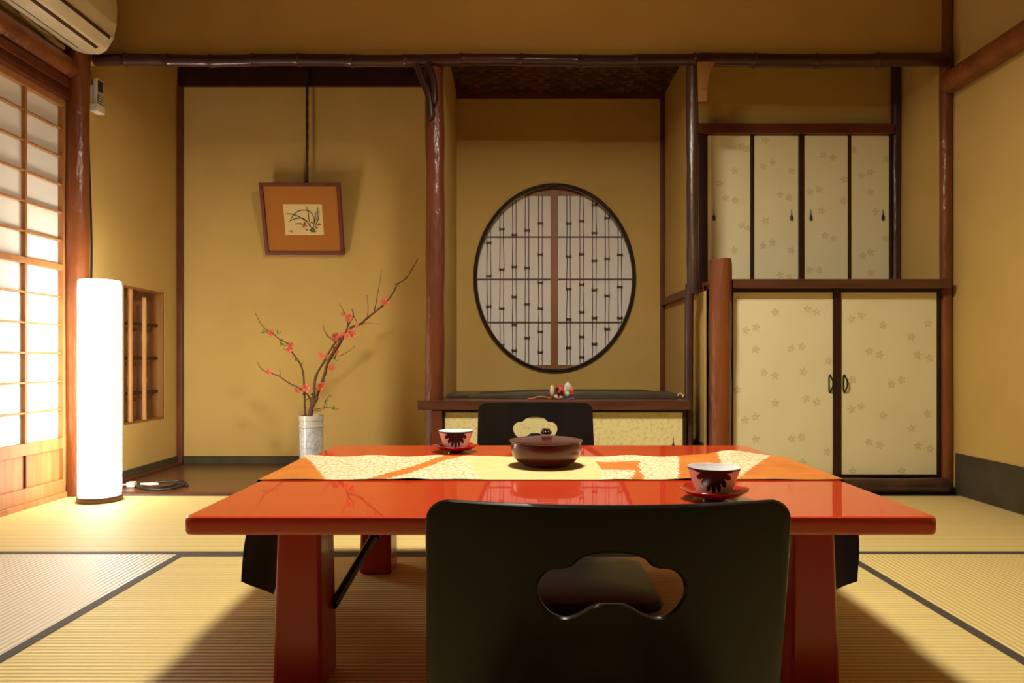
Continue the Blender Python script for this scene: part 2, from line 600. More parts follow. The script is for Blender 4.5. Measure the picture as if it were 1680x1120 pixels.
log_post('corner_pillar', -1.868, 2.985, 0, ZC, 0.046, 'redlog', 'round red-brown log pillar behind the glowing floor lamp, at the end of the shoji', 4, .002)
log_post('alcove_pillar', -0.354, YF + .01, 0, 1.86, 0.040, 'shadedredlog', 'knotty glossy red log pillar left of the round window, between the two alcoves', 9, .0035)
mb = log_tube((.764, YF + .004, .86), (.762, YF, 1.84), .0262, .002, seed=12)
mb.tube([(.747, YF + .004, 0), (.747, YF + .004, .40), (.748, YF + .004, .84), (.756, YF + .004, .90)], [.0185, .0185, .019, .024], 16)
tag(obj('slim_pillar', mb, 'darklog'), 'slim dark rough pillar at the right end of the alcove shelf', 'pillar')
log_post('short_post', 0.868, 2.985, 0, 1.0, 0.047, 'redlog', 'short red-brown log post with a flat cut top, left of the lower cupboard', 15, .002)
log_post('corner_pillar', 1.861, YF + .005, 0, ZC, 0.0245, 'redlog', 'thin red-brown pillar in the right corner beside the cupboards', 21, .0012)
struct('trim_5', bx(-1.87, -1.842, YB - .034, YB - .008, 0, 2.087, bev=.003), 'redwood')
struct('trim_6', bx(0.797, 0.821, YB - .024, YB, 0.36, 2.022, bev=.003), 'redwood')
struct('trim_7', bx(0.803, 0.835, YF + .035, YB - .03, 0.874, 0.912, bev=.002), 'redwood')
tag(obj('alcove_post', log_tube((1.827, 3.375, .918), (1.827, 3.375, 2.0), .021, .0012, seed=31), 'darklog'),
    'thin dark knotty post at the right side of the upper cupboard', 'pillar')

# dark lacquered bamboo beam across the alcoves
mb = MB()
nodes = [205, 275, 345, 415, 490, 577, 665, 757, 855, 950, 1045, 1140, 1238, 1340, 1440]
YBM = 3.0
pts, rad = [], []
xs = [155] + nodes + [1556]
for i in range(len(xs) - 1):
    a, b = xs[i], xs[i + 1]
    for k in range(8):
        tt = k / 8
        x = a + (b - a) * tt
        X = (x - 847) * YBM / F
        r = 0.0245 + (0.0035 if x > 1150 else 0)
        if k == 0 and i > 0:
            r += .0045
        elif k == 1 and i > 0:
            r += .001
        pts.append((X, YBM + .004, 1.858 + .003 * math.sin(i * 1.7 + tt)))
        rad.append(r)
pts.append((1.845, YBM + .004, 1.858))
rad.append(.029)
P2, R2 = [], []
for i, (p, r) in enumerate(zip(pts, rad)):
    if i % 8 == 0 and 0 < i < len(pts) - 1:
        P2 += [(p[0] - .008, p[1], p[2]), p, (p[0] + .005, p[1], p[2])]
        R2 += [r - .004, r, r - .003]
    else:
        P2.append(p)
        R2.append(r)
mb.tube(P2, R2, 20)
tag(obj('bamboo_beam', mb, 'bamboo'), 'long dark lacquered bamboo beam with nodes across the top of the alcoves', 'beam')

# brackets at the top of the pillars
mb = MB()
mb.tube(spline([(-.425, 3.0, 1.836), (-.40, 3.0, 1.77), (-.372, 2.995, 1.70), (-.362, 2.995, 1.60)], 6), [.017] * 18 + [.010], 10)
mb.tube(spline([(-.375, 2.985, 1.836), (-.352, 2.98, 1.76), (-.345, 2.975, 1.66)], 6), [.014] * 12 + [.007], 10)
tag(obj('pillar_bracket', mb, 'darkwood'), 'dark forked bracket at the top of the red log pillar beside the round window', 'bracket')
mb = MB()
mb.prism([(0.766, 1.832), (0.840, 1.832), (0.815, 1.778), (0.808, 1.735), (0.806, 1.665), (0.770, 1.665)], 'y', 2.955, 2.972, bev=.002)
mb.box(0.778, 0.806, 2.950, 2.957, 1.715, 1.722)
tag(obj('pillar_bracket', mb, 'stile'), 'tan carved wooden bracket at the top of the slim dark pillar', 'bracket')

# right wall log rail, left lintel + log rail
tag(obj('wall_rail', log_tube((1.850, 2.99, 1.757), (1.850, YN, 1.757), .046, .002, seg=60, seed=40), 'redlog'),
    'round red-brown log rail running along the right wall', 'rail')
tag(obj('wall_rail', log_tube((-1.885, 2.95, 1.80), (-1.885, YN, 1.80), .047, .002, seg=60, seed=44), 'redlog'),
    'round red-brown log rail above the paper screens, below the air conditioner', 'rail')
mb = MB()
mb.box(-1.97, -1.868, YN, 2.95, 1.712, 1.75, bev=.002)
mb.box(-1.97, -1.882, YN, 2.95, 1.688, 1.712)
mb.box(-1.97, -1.872, YN, 2.95, 1.664, 1.690, bev=.002)
struct('trim_8', mb, 'redwood')
struct('trim_9', bx(-1.97, -1.885, YN, 2.95, -0.02, 0.022, bev=.002), 'shojiwood')


# ================================================================== SHOJI SCREENS
def shoji(name, ya, yb, xo, label):
    """paper screen from depth ya to yb (yb = far side), plane centred at X = xo"""
    r = thing(name, None, None, (xo, (ya + yb) / 2, 0.022))
    r['kind'] = 'structure'
    r['label'] = label
    zt, zp, zb = 1.664, 0.25, 0.022
    f = MB()
    f.box(xo - .015, xo + .015, yb - .030, yb, zb, zt, bev=.001)
    f.box(xo - .015, xo + .015, ya, ya + .030, zb, zt, bev=.001)
    f.box(xo - .015, xo + .015, ya + .03, yb - .03, zt - .03, zt, bev=.001)
    f.box(xo - .015, xo + .015, ya + .03, yb - .03, zp - .045, zp, bev=.001)
    f.box(xo - .015, xo + .015, ya + .03, yb - .03, zb, zb + .055, bev=.001)
    f.box(xo - .015, xo + .016, ya + .03, yb - .03, .948, .972, bev=.001)
    obj('screen_frame', f, 'shojiwood', r)
    g = MB()
    ys = [yb - .03 - .212 * i for i in range(1, 5) if yb - .03 - .212 * i > ya + .05]
    for y in ys:
        g.box(xo - .006, xo + .010, y - .0055, y + .0055, zp, zt - .03)
    for k in range(1, 12):
        z = zp + .1175 * k
        if abs(z - .96) < .02:
            continue
        g.box(xo - .004, xo + .009, ya + .03, yb - .03, z - .0035, z + .0035)
    obj('lattice', g, 'shojiwood', r)
    obj('paper', bx(xo - .0075, xo - .006, ya + .03, yb - .03, zp, zt - .03), 'shojipaper', r)
    obj('lower_board', bx(xo - .006, xo + .002, ya + .03, yb - .03, zb + .055, zp - .045), 'shojiwood', r)
    h = MB()
    for y in ys:
        h.tube([(xo + .006, y, zb + .055), (xo + .006, y, zp - .045)], .0045, 8)
    obj('batten', h, 'frame', r)
    return r


shoji('door_1', 2.03, 2.960, XL, 'wood-framed paper screen with a square lattice behind the floor lamp')
for i in range(4):
    shoji('door_%d' % (i + 2), 2.03 - .94 * (i + 1) + (0.0), 2.03 - .94 * i + .02, XL - (.033 if i % 2 == 0 else 0), 'sliding paper screen nearer the viewer')
struct('wall_left_backing', bx(XL - .12, XL - .06, YN, YF, -.055, ZC), 'wall')

# ================================================================== LATTICE OPENING in the alcove's left wall
r = thing('window_2', None, None, (-1.90, 3.535, .262))
r['kind'] = 'structure'
r['label'] = 'small recessed opening with bamboo bars in the left alcove wall'
XO = -1.955
mb = MB()
mb.box(XO, -1.873, 3.34, 3.350, .262, .932).box(XO, -1.873, 3.72, 3.73, .262, .932)
mb.box(XO, -1.873, 3.35, 3.72, .262, .272).box(XO, -1.873, 3.35, 3.72, .922, .932)
obj('window_frame', mb, 'stile', r)
obj('backing', bx(XO - .012, XO, 3.30, 3.77, .25, .95), 'back', r)
mb = MB()
for y, ztop in ((3.435, .93), (3.565, .89)):
    z = .264
    p, rr = [], []
    while z < ztop:
        p.append((-1.892, y, z))
        rr.append(.0115 if int((z - .264) / .03) % 7 else .0135)
        z += .03
    p.append((-1.892, y, ztop))
    rr.append(.011)
    mb.tube(p, rr, 12)
obj('bamboo_bar', mb, 'bambstick', r)
mb = MB()
for z in (.755, .583, .408):
    mb.tube([(-1.909, 3.35, z), (-1.909, 3.72, z)], .0085, 10)
obj('cross_bar', mb, 'darkwood', r)

# ================================================================== ROUND WINDOW
r = thing('window_1', None, None, (WX, YB + .01, WZ - RB))
r['kind'] = 'structure'
r['label'] = 'round paper window with a dark lacquered ring frame and bamboo-patterned lattice'
mb = MB()
pts = [ell(2 * PI * k / 96, y=YB - .006) for k in range(96)]
t = bmesh.new()
rings = []
for k in range(96):
    a = 2 * PI * k / 96
    ring = []
    for q in range(12):
        b = 2 * PI * q / 12
        ring.append(t.verts.new(ell(a, y=YB + .002 + .022 * math.sin(b), dr=.0 + .0125 * math.cos(b))))
    rings.append(ring)
for k in range(96):
    for q in range(12):
        t.faces.new((rings[k][q], rings[k][(q + 1) % 12], rings[(k + 1) % 96][(q + 1) % 12], rings[(k + 1) % 96][q]))
mb.merge(t)
obj('ring_frame', mb, 'lacquer_ring', r)
YP = YB + .046
obj('paper', bx(WX - .47, WX + .47, YP, YP + .002, WZ - .54, WZ + .54), 'winpaper', r, smooth=False)
mb = MB()
ycen = YB + .033
mb.box(WX - .020, WX + .0005, ycen, YP, WZ - .54, WZ + .54)
mb.box(WX + .0006, WX + .020, ycen + .003, YP, WZ - .54, WZ + .54)
for xa, xb in ((WX - .47, WX - .0205), (WX + .0205, WX + .47)):
    mb.box(xa, xb, ycen + .002, YP, WZ + .468, WZ + .54)
    mb.box(xa, xb, ycen + .002, YP, WZ - .54, WZ - .482)
mb.box(WX - .47, WX - .437, ycen, YP, WZ - .54, WZ + .54)
obj('stile', mb, 'stile', r)
mb = MB()


def wz6(y):
    return EYE + (590 - (280 + y / 3.1125)) * 3.935 / F


def wx6(x):
    return (750 + x / 3.1125 - 847) * 3.935 / F


for y in (338, 554, 773):
    z = wz6(y)
    mb.box(WX - .437, WX - .02, YP - .008, YP, z - .003, z + .003)
    mb.box(WX + .02, WX + .45, YP - .008, YP, z - .003, z + .003)
pairs = {162: (367, 537, 692), 228: (298, 503, 702, 888), 292: (327, 490, 643, 785, 915), 357: (305, 496, 680, 852),
         425: (268, 427, 571, 702, 820, 925), 569: (270, 438, 603, 757, 902), 635: (258, 425, 580, 721, 846, 950),
         700: (175, 318, 460, 608, 750, 883), 765: (242, 450, 638, 807), 830: (428, 592, 750)}
for x, ns in pairs.items():
    rnd = random.Random(x)
    for sgn in (-1, 1):
        ps = []
        zz = WZ - .5
        seq = sorted([wz6(n) for n in ns])
        prev = WZ - .50
        for zn in seq + [WZ + .48]:
            j = rnd.uniform(-.002, .002)
            mb.tube([(wx6(x) + sgn * .0105 + j, YP - .005, prev), (wx6(x) + sgn * .0095 - j, YP - .005, zn)], .0022, 6)
            prev = zn
    for n in ns:
        z = wz6(n)
        mb.box(wx6(x) - .0125, wx6(x) + .0125, YP - .013, YP - .002, z - .0032, z + .0032)
        for sgn in (-1, 1):
            mb.box(wx6(x) + sgn * .0115 - .0036, wx6(x) + sgn * .0115 + .0036, YP - .013, YP - .002, z - .0068, z + .0068)
obj('lattice', mb, 'kumiko', r, smooth=False)

# ================================================================== TATAMI
def mat_obj(x0, x1, y0, y1, m, heri, label, grp=None):
    """heri: which long edges carry the cloth border, 'x' = left/right, 'y' = near/far"""
    r = thing('tatami_mat', label, 'tatami mat', ((x0 + x1) / 2, (y0 + y1) / 2, -.055), grp)
    obj('woven_surface', bx(x0 + .0008, x1 - .0008, y0 + .0008, y1 - .0008, -.0549, 0), m, r, smooth=False)
    hw = .026
    for s in (0, 1):
        if heri == 'x':
            a = (x0 + .001, x0 + hw) if s == 0 else (x1 - hw, x1 - .001)
            b = (y0 + .001, y1 - .001)
        else:
            a = (x0 + .001, x1 - .001)
            b = (y0 + .001, y0 + hw) if s == 0 else (y1 - hw, y1 - .001)
        obj('cloth_border', bx(a[0], a[1], b[0], b[1], 0, .0012), 'heri', r, smooth=False)
    return r


XA, XB = -.977, .955
D1 = 2.075
mat_obj(-1.885, -.03, D1, 2.985, 'tat_x', 'y', 'tatami mat under the floor lamp, left back of the room')
mat_obj(-.03, 1.879, D1, 2.985, 'tat_x', 'y', 'tatami mat in front of the cupboards, right back of the room')
mat_obj(XA, XB, 1.12, D1, 'tat_x', 'y', 'tatami mat under the red table, ribs running across')
mat_obj(XA, XB, .165, 1.12, 'tat_x', 'y', 'tatami mat under the near floor chair')
mat_obj(-1.885, XA, .165, D1, 'tat_painted_sheen', 'x', 'tatami mat with painted reflection, left of the table, ribs running away from the viewer')
mat_obj(XB, 1.879, .165, D1, 'tat_y', 'x', 'tatami mat right of the table, beside the right wall')
mat_obj(-1.885, 0, YN, .165, 'tat_x', 'y', 'tatami mat behind the viewer on the left')
mat_obj(0, 1.879, YN, .165, 'tat_x', 'y', 'tatami mat behind the viewer on the right')

# alcove floor board and edge strip
tag(obj('alcove_floorboard', bx(-1.862, -.376, 3.036, YB - .008, -.055, .0, bev=.002), 'floorboard'),
    'glossy dark wooden floor board of the left alcove behind the lamp cord', 'floorboard')
struct('trim_10', bx(-1.85, -.40, 2.986, 3.036, -.055, .004, bev=.002), 'redwood')
struct('trim_11', bx(-1.862, -1.835, 3.036, YB - .034, 0, .012, bev=.002), 'redwood')

# ================================================================== MIDDLE SHELF + LOW CABINET
mb = MB()
mb.box(-.418, .735, 2.960, 2.986, .364, .403, bev=.003)
mb.box(-.312, .732, 2.985, 3.06, .370, .403)
mb.box(-.329, .725, 3.06, 3.36, .370, .403)
mb.box(-.329, .820, 3.36, YB - .001, .370, .403)
tag(obj('alcove_shelf', mb, 'shelfwood'), 'dark brown wooden shelf below the round window', 'shelf')
r = thing('low_cabinet', 'low cabinet with gold-flecked paper doors under the alcove shelf', 'cabinet', (.2, 3.05, 0.004))
mb = MB()
mb.box(-.312, .725, 2.988, 3.058, .352, .3635)
mb.box(-.311, .725, 2.988, 3.40, .005, .03)
mb.box(-.311, -.305, 2.988, 3.40, .03, .352)
mb.box(.711, .725, 2.988, 3.40, .03, .352)
mb.box(-.311, .73, 3.38, 3.40, .03, .345)
obj('body', mb, 'darkwood', r)
dl = obj('door', bx(-.304, .205, 2.992, 3.002, .032, .350), 'goldpaper', r, smooth=False)
dr_ = obj('door', bx(.207, .710, 2.994, 3.004, .032, .350), 'goldpaper', r, smooth=False)


def pull(x, y, z, parent, s=1.0):
    mb = MB()
    mb.tube([(x, y - .004, z + .022 * s), (x, y - .004, z + .004 * s), (x, y - .004, z - .006 * s), (x, y - .004, z - .02 * s)],
            [.001, .0018 * s, .0062 * s, .0045 * s], 8)
    mb.ball((x, y - .002, z + .024 * s), .0022 * s, sub=1)
    return obj('pull', mb, 'black', parent)


pull(.670, 2.994, .218, dr_)
pull(-.262, 2.992, .218, dl)
tag(obj('cabinet_post', bx(-.3585, -.3135, 2.966, 2.981, .0, .362, bev=.003), 'redwood'),
    'flat brown post under the left end of the alcove shelf', 'post')

# ================================================================== CUPBOARDS
def flower(mb, x, z, y, r, rot, mi=1):
    for k in range(5):
        a = rot + 2 * PI * k / 5
        cx, cz = x + r * .58 * math.cos(a), z + r * .58 * math.sin(a)
        t = bmesh.new()
        n = 9
        O, I = [], []
        for q in range(n):
            b = 2 * PI * q / n
            ex, ez = math.cos(b) * r * .40, math.sin(b) * r * .27
            px, pz = ex * math.cos(a) - ez * math.sin(a), ex * math.sin(a) + ez * math.cos(a)
            O.append(t.verts.new((cx + px, y, cz + pz)))
            I.append(t.verts.new((cx + px * .52, y, cz + pz * .52)))
        for q in range(n):
            t.faces.new((O[q], O[(q + 1) % n], I[(q + 1) % n], I[q]))
        mb.merge(t, mi)


def door_panel(x0, x1, z0, z1, y, fl, parent, fr):
    mb = MB()
    mb.box(x0, x1, y, y + .016, z0, z1, bev=.001)
    rnd = random.Random(int(x0 * 100))
    for (fx, fz) in fl:
        if x0 + fr * .3 < fx < x1 - fr * .3 and z0 + fr * .3 < fz < z1 - fr * .3:
            t2 = MB()
            flower(t2, fx, fz, y - .0004, fr, PI / 2 + rnd.uniform(-.3, .3))
            # keep the print inside the panel
            t2.bm.verts.ensure_lookup_table()
            for v in t2.bm.verts:
                v.co.x = min(max(v.co.x, x0 + .001), x1 - .001)
                v.co.z = min(max(v.co.z, z0 + .001), z1 - .001)
            tb = bmesh.new()
            mp = {}
            for v in t2.bm.verts:
                mp[v] = tb.verts.new(v.co)
            for f in t2.bm.faces:
                tb.faces.new([mp[v] for v in f.verts])
            t2.bm.free()
            mb.merge(tb, 1)
    return obj('door', mb, ['fusuma', 'print'], parent, smooth=False)


# lower cupboard
YD = 3.03
FL = [(433, 192), (572, 178), (613, 190), (303, 272), (348, 258), (346, 355), (502, 352), (548, 343), (665, 405), (382, 457), (430, 470), (555, 452), (265, 533), (432, 590), (567, 570), (613, 585), (300, 665), (345, 650), (346, 748), (502, 746), (548, 738), (660, 802), (550, 850), (265, 140),
      (940, 108), (983, 100), (1135, 120), (765, 222), (808, 206), (903, 248), (1100, 240), (1027, 300), (843, 363), (888, 378), (1055, 380), (1107, 393), (770, 488), (940, 508), (985, 488), (1135, 515), (765, 618), (808, 604), (903, 643), (1100, 638), (1027, 700), (843, 762), (890, 773), (1057, 778), (1108, 790), (770, 888), (985, 888)]
FLw = [(at(1110 + a / 2.667, 440 + b / 2.667, YD).x, at(1110 + a / 2.667, 440 + b / 2.667, YD).z) for a, b in FL]
r = thing('lower_cupboard', 'wide two-door cupboard with cream flower-printed doors on the floor', 'cupboard', (1.38, 3.05, 0))
mb = MB()
mb.box(.864, 1.836, 3.05, 3.39, .008, .08)          # base
mb.box(.864, .937, 3.036, 3.05, .07, .878)
mb.box(.919, .937, 3.025, 3.036, .07, .878)
mb.box(.864, .90, 3.05, 3.39, .08, .878)
mb.box(1.369, 1.402, 3.022, 3.05, .078, .878, bev=.002)
mb.box(1.817, 1.835, 3.03, 3.39, .008, .878)
mb.box(.864, 1.835, 3.37, 3.39, .08, .878)
mb.box(.937, 1.817, 3.026, 3.05, .866, .879)
mb.box(.937, 1.817, 3.026, 3.05, .070, .080)
obj('body', mb, 'darkwood', r)
d1 = door_panel(.938, 1.368, .080, .866, YD, FLw, r, .0185)
d2 = door_panel(1.403, 1.818, .080, .866, YD, FLw, r, .0185)


def arch_handle(x, parent, sgn):
    mb = MB()
    z0, z1 = .437, .507
    pts = spline([(x, YD + .001, z1), (x + sgn * .001, YD - .008, z1 - .004), (x + sgn * .007, YD - .014, z1 - .022), (x + sgn * .0078, YD - .015, (z0 + z1) / 2), (x + sgn * .007, YD - .014, z0 + .022), (x + sgn * .001, YD - .008, z0 + .004), (x, YD + .001, z0)], 6)
    mb.tube(pts, .0035, 8)
    mb.tube([(x - sgn * .004, YD - .002, z0 + .004), (x - sgn * .004, YD - .002, z1 - .004)], .0028, 6)
    mb.ball((x, YD - .003, z1), .006, (1, .6, 1), 1)
    mb.ball((x, YD - .003, z0), .006, (1, .6, 1), 1)
    obj('handle', mb, 'black', parent)


arch_handle(1.355, d1, 1)
arch_handle(1.417, d2, 1)
obj('top_board', MB().prism([(.918, 2.975), (1.849, 2.975), (1.849, 3.40), (.833, 3.40), (.833, 3.036), (.918, 3.036)], 'z', .880, .918, bev=.003), 'shelfwood', r)
tag(obj('sill_log', MB().tube(spline([(.917, 3.0, .036), (1.2, 2.998, .038), (1.5, 3.0, .036), (1.80, 2.998, .037), (1.832, 3.0, .036)], 6), [.026] + [.0335 + .0012 * math.sin(i * .8) for i in range(23)] + [.022], 16), 'darklog'),
    'dark round log sill on the floor in front of the lower cupboard', 'sill')

# upper cupboard
YU = 3.37
FL = [(300, 450), (328, 460), (265, 560), (198, 617), (225, 687), (270, 697), (300, 810), (328, 825), (265, 925), (407, 418), (400, 540), (440, 523), (527, 560), (475, 670), (517, 682), (408, 790), (398, 905), (440, 890), (527, 925), (475, 1040), (517, 1045), (675, 487), (718, 500), (612, 655), (655, 645), (770, 600), (765, 697), (665, 745), (680, 858), (720, 870), (612, 1018), (655, 1015), (960, 508), (850, 583), (890, 568), (890, 660), (915, 750), (960, 870), (855, 950), (890, 935), (890, 1028), (815, 465)]
FLu = [(at(1110 + a / 2.8, 80 + b / 2.8, YU).x, at(1110 + a / 2.8, 80 + b / 2.8, YU).z) for a, b in FL]
r = thing('upper_cupboard', 'recessed four-door cupboard with narrow cream flower-printed doors above the lower cupboard', 'cupboard', (1.35, 3.38, .919))
mb = MB()
mb.box(.832, .917, YU - .01, YU + .02, .919, 1.703)
mb.box(1.793, 1.803, YU - .01, YU + .02, .919, 1.66)
mb.box(.832, 1.803, YU + .018, YU + .028, .919, 1.703)
mb.box(1.357, 1.380, YU - .012, YU + .017, .93, 1.653, bev=.003)
mb.box(1.126, 1.142, YU - .006, YU + .017, .93, 1.653, bev=.003)
mb.box(1.595, 1.608, YU - .006, YU + .017, .93, 1.653, bev=.003)
mb.box(.917, 1.793, YU - .006, YU + .017, .919, .935)
obj('body', mb, 'darkwood', r)
obj('header_rail', bx(.832, 1.803, YU - .03, YU + .017, 1.655, 1.703, bev=.003), 'redwood', r)
for (a, b, hx) in ((.918, 1.125, .950), (1.143, 1.356, 1.322), (1.381, 1.594, 1.415), (1.609, 1.792, 1.761)):
    d = door_panel(a, b, .936, 1.653, YU, FLu, r, .0185)
    pull(hx, YU, 1.267, d, 1.15)

# ================================================================== FLOOR LAMP
LX, LY = -1.702, 2.865
r = thing('floor_lamp', 'tall glowing white paper cylinder floor lamp on the tatami by the shoji', 'lamp', (LX, LY, 0.0))
mb = MB()
prof = [(.0, .022), (.076, .022), (.078, .03)]
for i in range(30):
    prof.append((.078 + (.0008 if i % 2 else 0), .04 + i * .0285))
prof += [(.077, .896), (.073, .898), (.073, .89)]
mb.lathe(prof, (LX, LY, 0), 48)
obj('paper_shade', mb, 'lamp', r)
obj('base', MB().lathe([(0, .0), (.080, .0), (.083, .004), (.083, .018), (.080, .022), (0, .022)], (LX, LY, 0), 48), 'lampbase', r)

# ================================================================== PENDANT (above the table, out of the frame)
PX, PY, PZ = .07, 1.75, 1.90
r = thing('pendant_lamp', 'white paper drum pendant lamp hanging over the table', 'lamp', (PX, PY, PZ))
obj('lamp_shade', MB().lathe([(.13, .0), (.15, .012), (.15, .105), (.13, .118), (0, .118)], (PX, PY, PZ), 40), 'pendside', r)
obj('diffuser', MB().lathe([(0, 0), (.13, .0), (.13, .006), (0, .006)], (PX, PY, PZ), 40), 'pend', r)
obj('rim', MB().lathe([(.152, -.004), (.158, -.004), (.158, .008), (.152, .008), (.152, -.004)], (PX, PY, PZ), 40), 'shojiwood', r)
obj('cord', MB().tube([(PX, PY, PZ + .118), (PX, PY, ZC)], .004, 8), 'cable', r)

# ================================================================== AIR CONDITIONER
r = thing('air_conditioner', 'cream wall-mounted air conditioner above the paper screens in the top left corner', 'air conditioner', (-1.80, 2.55, 1.858))
ya, yb = 2.10, 2.955
prof = [(-1.908, 1.905), (-1.852, 1.872), (-1.80, 1.860), (-1.755, 1.859), (-1.725, 1.876), (-1.695, 1.925), (-1.682, 1.98), (-1.680, 2.05), (-1.685, 2.12), (-1.70, 2.15), (-1.908, 2.155)]
sp = prof
mb = MB()
mb.prism(sp, 'y', ya, yb, bev=.006)
obj('body', mb, 'acplastic', r)


def ac_strip(p, q, name, mat, y0, y1, off=.002, wd=None):
    a, b = Vector(p), Vector(q)
    d = (b - a).normalized()
    n = Vector((-d.y, d.x)) * off
    if n.y > 0 and n.x < 0:
        n = -n
    n = Vector((abs(n.x), -abs(n.y)))
    mb = MB()
    mb.prism([a - n, b - n, b + n, a + n], 'y', y0, y1)
    return obj(name, mb, mat, r)


ac_strip((-1.744, 1.865), (-1.733, 1.8725), 'louver_gap', 'acdark', ya + .05, yb - .05)
ac_strip((-1.6995, 1.914), (-1.694, 1.925), 'panel_gap', 'acdark', ya + .03, yb - .03, .0022)
ac_strip((-1.8105, 1.8620), (-1.807, 1.8612), 'seam', 'acdark', ya + .03, yb - .06, .0015)
mb = MB()
mb.tube(spline([(-1.895, 2.20, 1.875), (-1.89, 2.5, 1.885), (-1.885, 2.75, 1.88), (-1.88, 2.84, 1.868), (-1.875, 2.90, 1.865)], 6), .011, 10)
mb.tube(spline([(-1.86, 2.62, 1.875), (-1.862, 2.72, 1.866), (-1.866, 2.80, 1.872), (-1.88, 2.88, 1.868)], 6), .007, 8)
obj('pipe', mb, 'pipe', r)

# remote + holder
r = thing('remote_control', 'small white remote control with dark display hanging on the left alcove wall', 'remote', (-1.855, 3.09, 1.70))
zr0, zr1 = 1.690, 1.812
obj('body', bx(-1.856, -1.838, 3.072, 3.122, zr0, zr1, bev=.004), 'white', r)
obj('holder', MB().box(-1.8695, -1.832, 3.068, 3.126, 1.664, 1.700, bev=.004).box(-1.8695, -1.858, 3.076, 3.118, 1.700, 1.78), 'white', r)
mb = MB()
mb.box(-1.8382, -1.8365, 3.078, 3.116, 1.755, 1.805, bev=.0006)
obj('display', mb, 'display', r)
mb = MB()
mb.box(-1.8382, -1.8370, 3.077, 3.117, 1.702, 1.749)
for i in range(4):
    for j in range(3):
        mb.box(-1.8372, -1.8355, 3.081 + j * .012, 3.089 + j * .012, 1.706 + i * .011, 1.712 + i * .011, mi=1)
obj('button_panel', mb, ['display', 'white'], r)
tag(obj('wall_cable', MB().tube(spline([(-1.864, 3.068, 1.84), (-1.864, 3.05, 1.70), (-1.863, 3.06, 1.4), (-1.863, 3.075, 1.1), (-1.863, 3.07, .8), (-1.863, 3.06, .4), (-1.855, 3.06, .02)], 5), .0042, 8), 'cable'),
    'thin black cable running down the left alcove wall beside the corner pillar', 'cable')

# power cord on the alcove floor
r = thing('power_cord', 'coiled black cord with a white plug lying on the alcove floor board', 'cord', (-1.70, 3.12, 0.0))
mb = MB()
pl = [at(208, 800, 3.16), at(216, 797, 3.17)]
p3 = []
for (x, y) in ((222, 797), (240, 802), (262, 803), (285, 801), (300, 796), (306, 792), (295, 789), (270, 790), (248, 791), (232, 796), (236, 800), (258, 800), (280, 797), (292, 793), (304, 795), (309, 797)):
    Y = F * (EYE - .006) / (y - 590)
    p3.append(((x - 847) * Y / F, Y, .006))
mb.tube(spline(p3, 6), .0042, 8)
obj('cable', mb, 'cable', r)
q = Vector(p3[0])
mb = MB()
mb.box(q.x - .035, q.x + .002, q.y - .014, q.y + .014, .001, .026, bev=.005)
mb.box(q.x - .055, q.x - .035, q.y - .009, q.y - .006, .012, .015)
mb.box(q.x - .055, q.x - .035, q.y + .006, q.y + .009, .012, .015)
obj('plug', mb, 'white', r)
q = Vector(p3[9])
mb = MB()
mb.prism([(q.x + .0, q.y - .012), (q.x + .055, q.y - .028), (q.x + .085, q.y - .012), (q.x + .05, q.y + .008)], 'z', .0105, .020, bev=.002)
obj('switch', mb, 'white', r)

# ================================================================== HANGING PICTURE
pc = Vector((-1.165, 3.82, 1.341))
r = thing('framed_picture', 'framed orchid painting hanging tilted forward on a dark rod in the left alcove', 'picture', pc)
tilt = math.atan2(.10, .37)
R_ = Matrix.Translation(pc) @ Matrix.Rotation(tilt, 4, 'X')
hw, hh = .2175, .193


def tilted(mb):
    bmesh.ops.transform(mb.bm, matrix=R_, verts=mb.bm.verts[:])
    return mb


fw = .019
mb = MB()
for (a, b, c, d) in ((-hw, hw, hh - fw, hh), (-hw, hw, -hh, -hh + fw), (-hw, -hw + fw, -hh + fw, hh - fw), (hw - fw, hw, -hh + fw, hh - fw)):
    mb.box(a, b, -.012, .012, c, d, bev=.002)
obj('picture_frame', tilted(mb), 'frame', r)
obj('mount', tilted(MB().box(-hw + fw, hw - fw, -.001, .004, -hh + fw, hh - fw)), 'mat', r)
mb = MB()
ax0, ax1, az0, az1 = -.098, .112, -.085, .080
mb.box(ax0, ax1, -.004, -.001, az0, az1)


def artp(x, y):       # zoomed painting coords -> local
    u = (x - 410) / (845 - 410)
    v = (745 - y) / (745 - 415)
    return Vector((ax0 + (ax1 - ax0) * u, -.0052, az0 + (az1 - az0) * v))


def stroke(pts, w, mi):
    p = spline([artp(*q) for q in pts], 5)
    n = len(p)
    t = bmesh.new()
    L_ = []
    for i, c in enumerate(p):
        d = p[min(i + 1, n - 1)] - p[max(i - 1, 0)]
        nn = Vector((-d.z, 0, d.x)).normalized()
        ww = w * (0.35 + math.sin(PI * min(i / n + .15, 1)) * .65)
        L_.append((t.verts.new(c + nn * ww), t.verts.new(c - nn * ww)))
    for i in range(n - 1):
        t.faces.new((L_[i][0], L_[i][1], L_[i + 1][1], L_[i + 1][0]))
    mb.merge(t, mi)


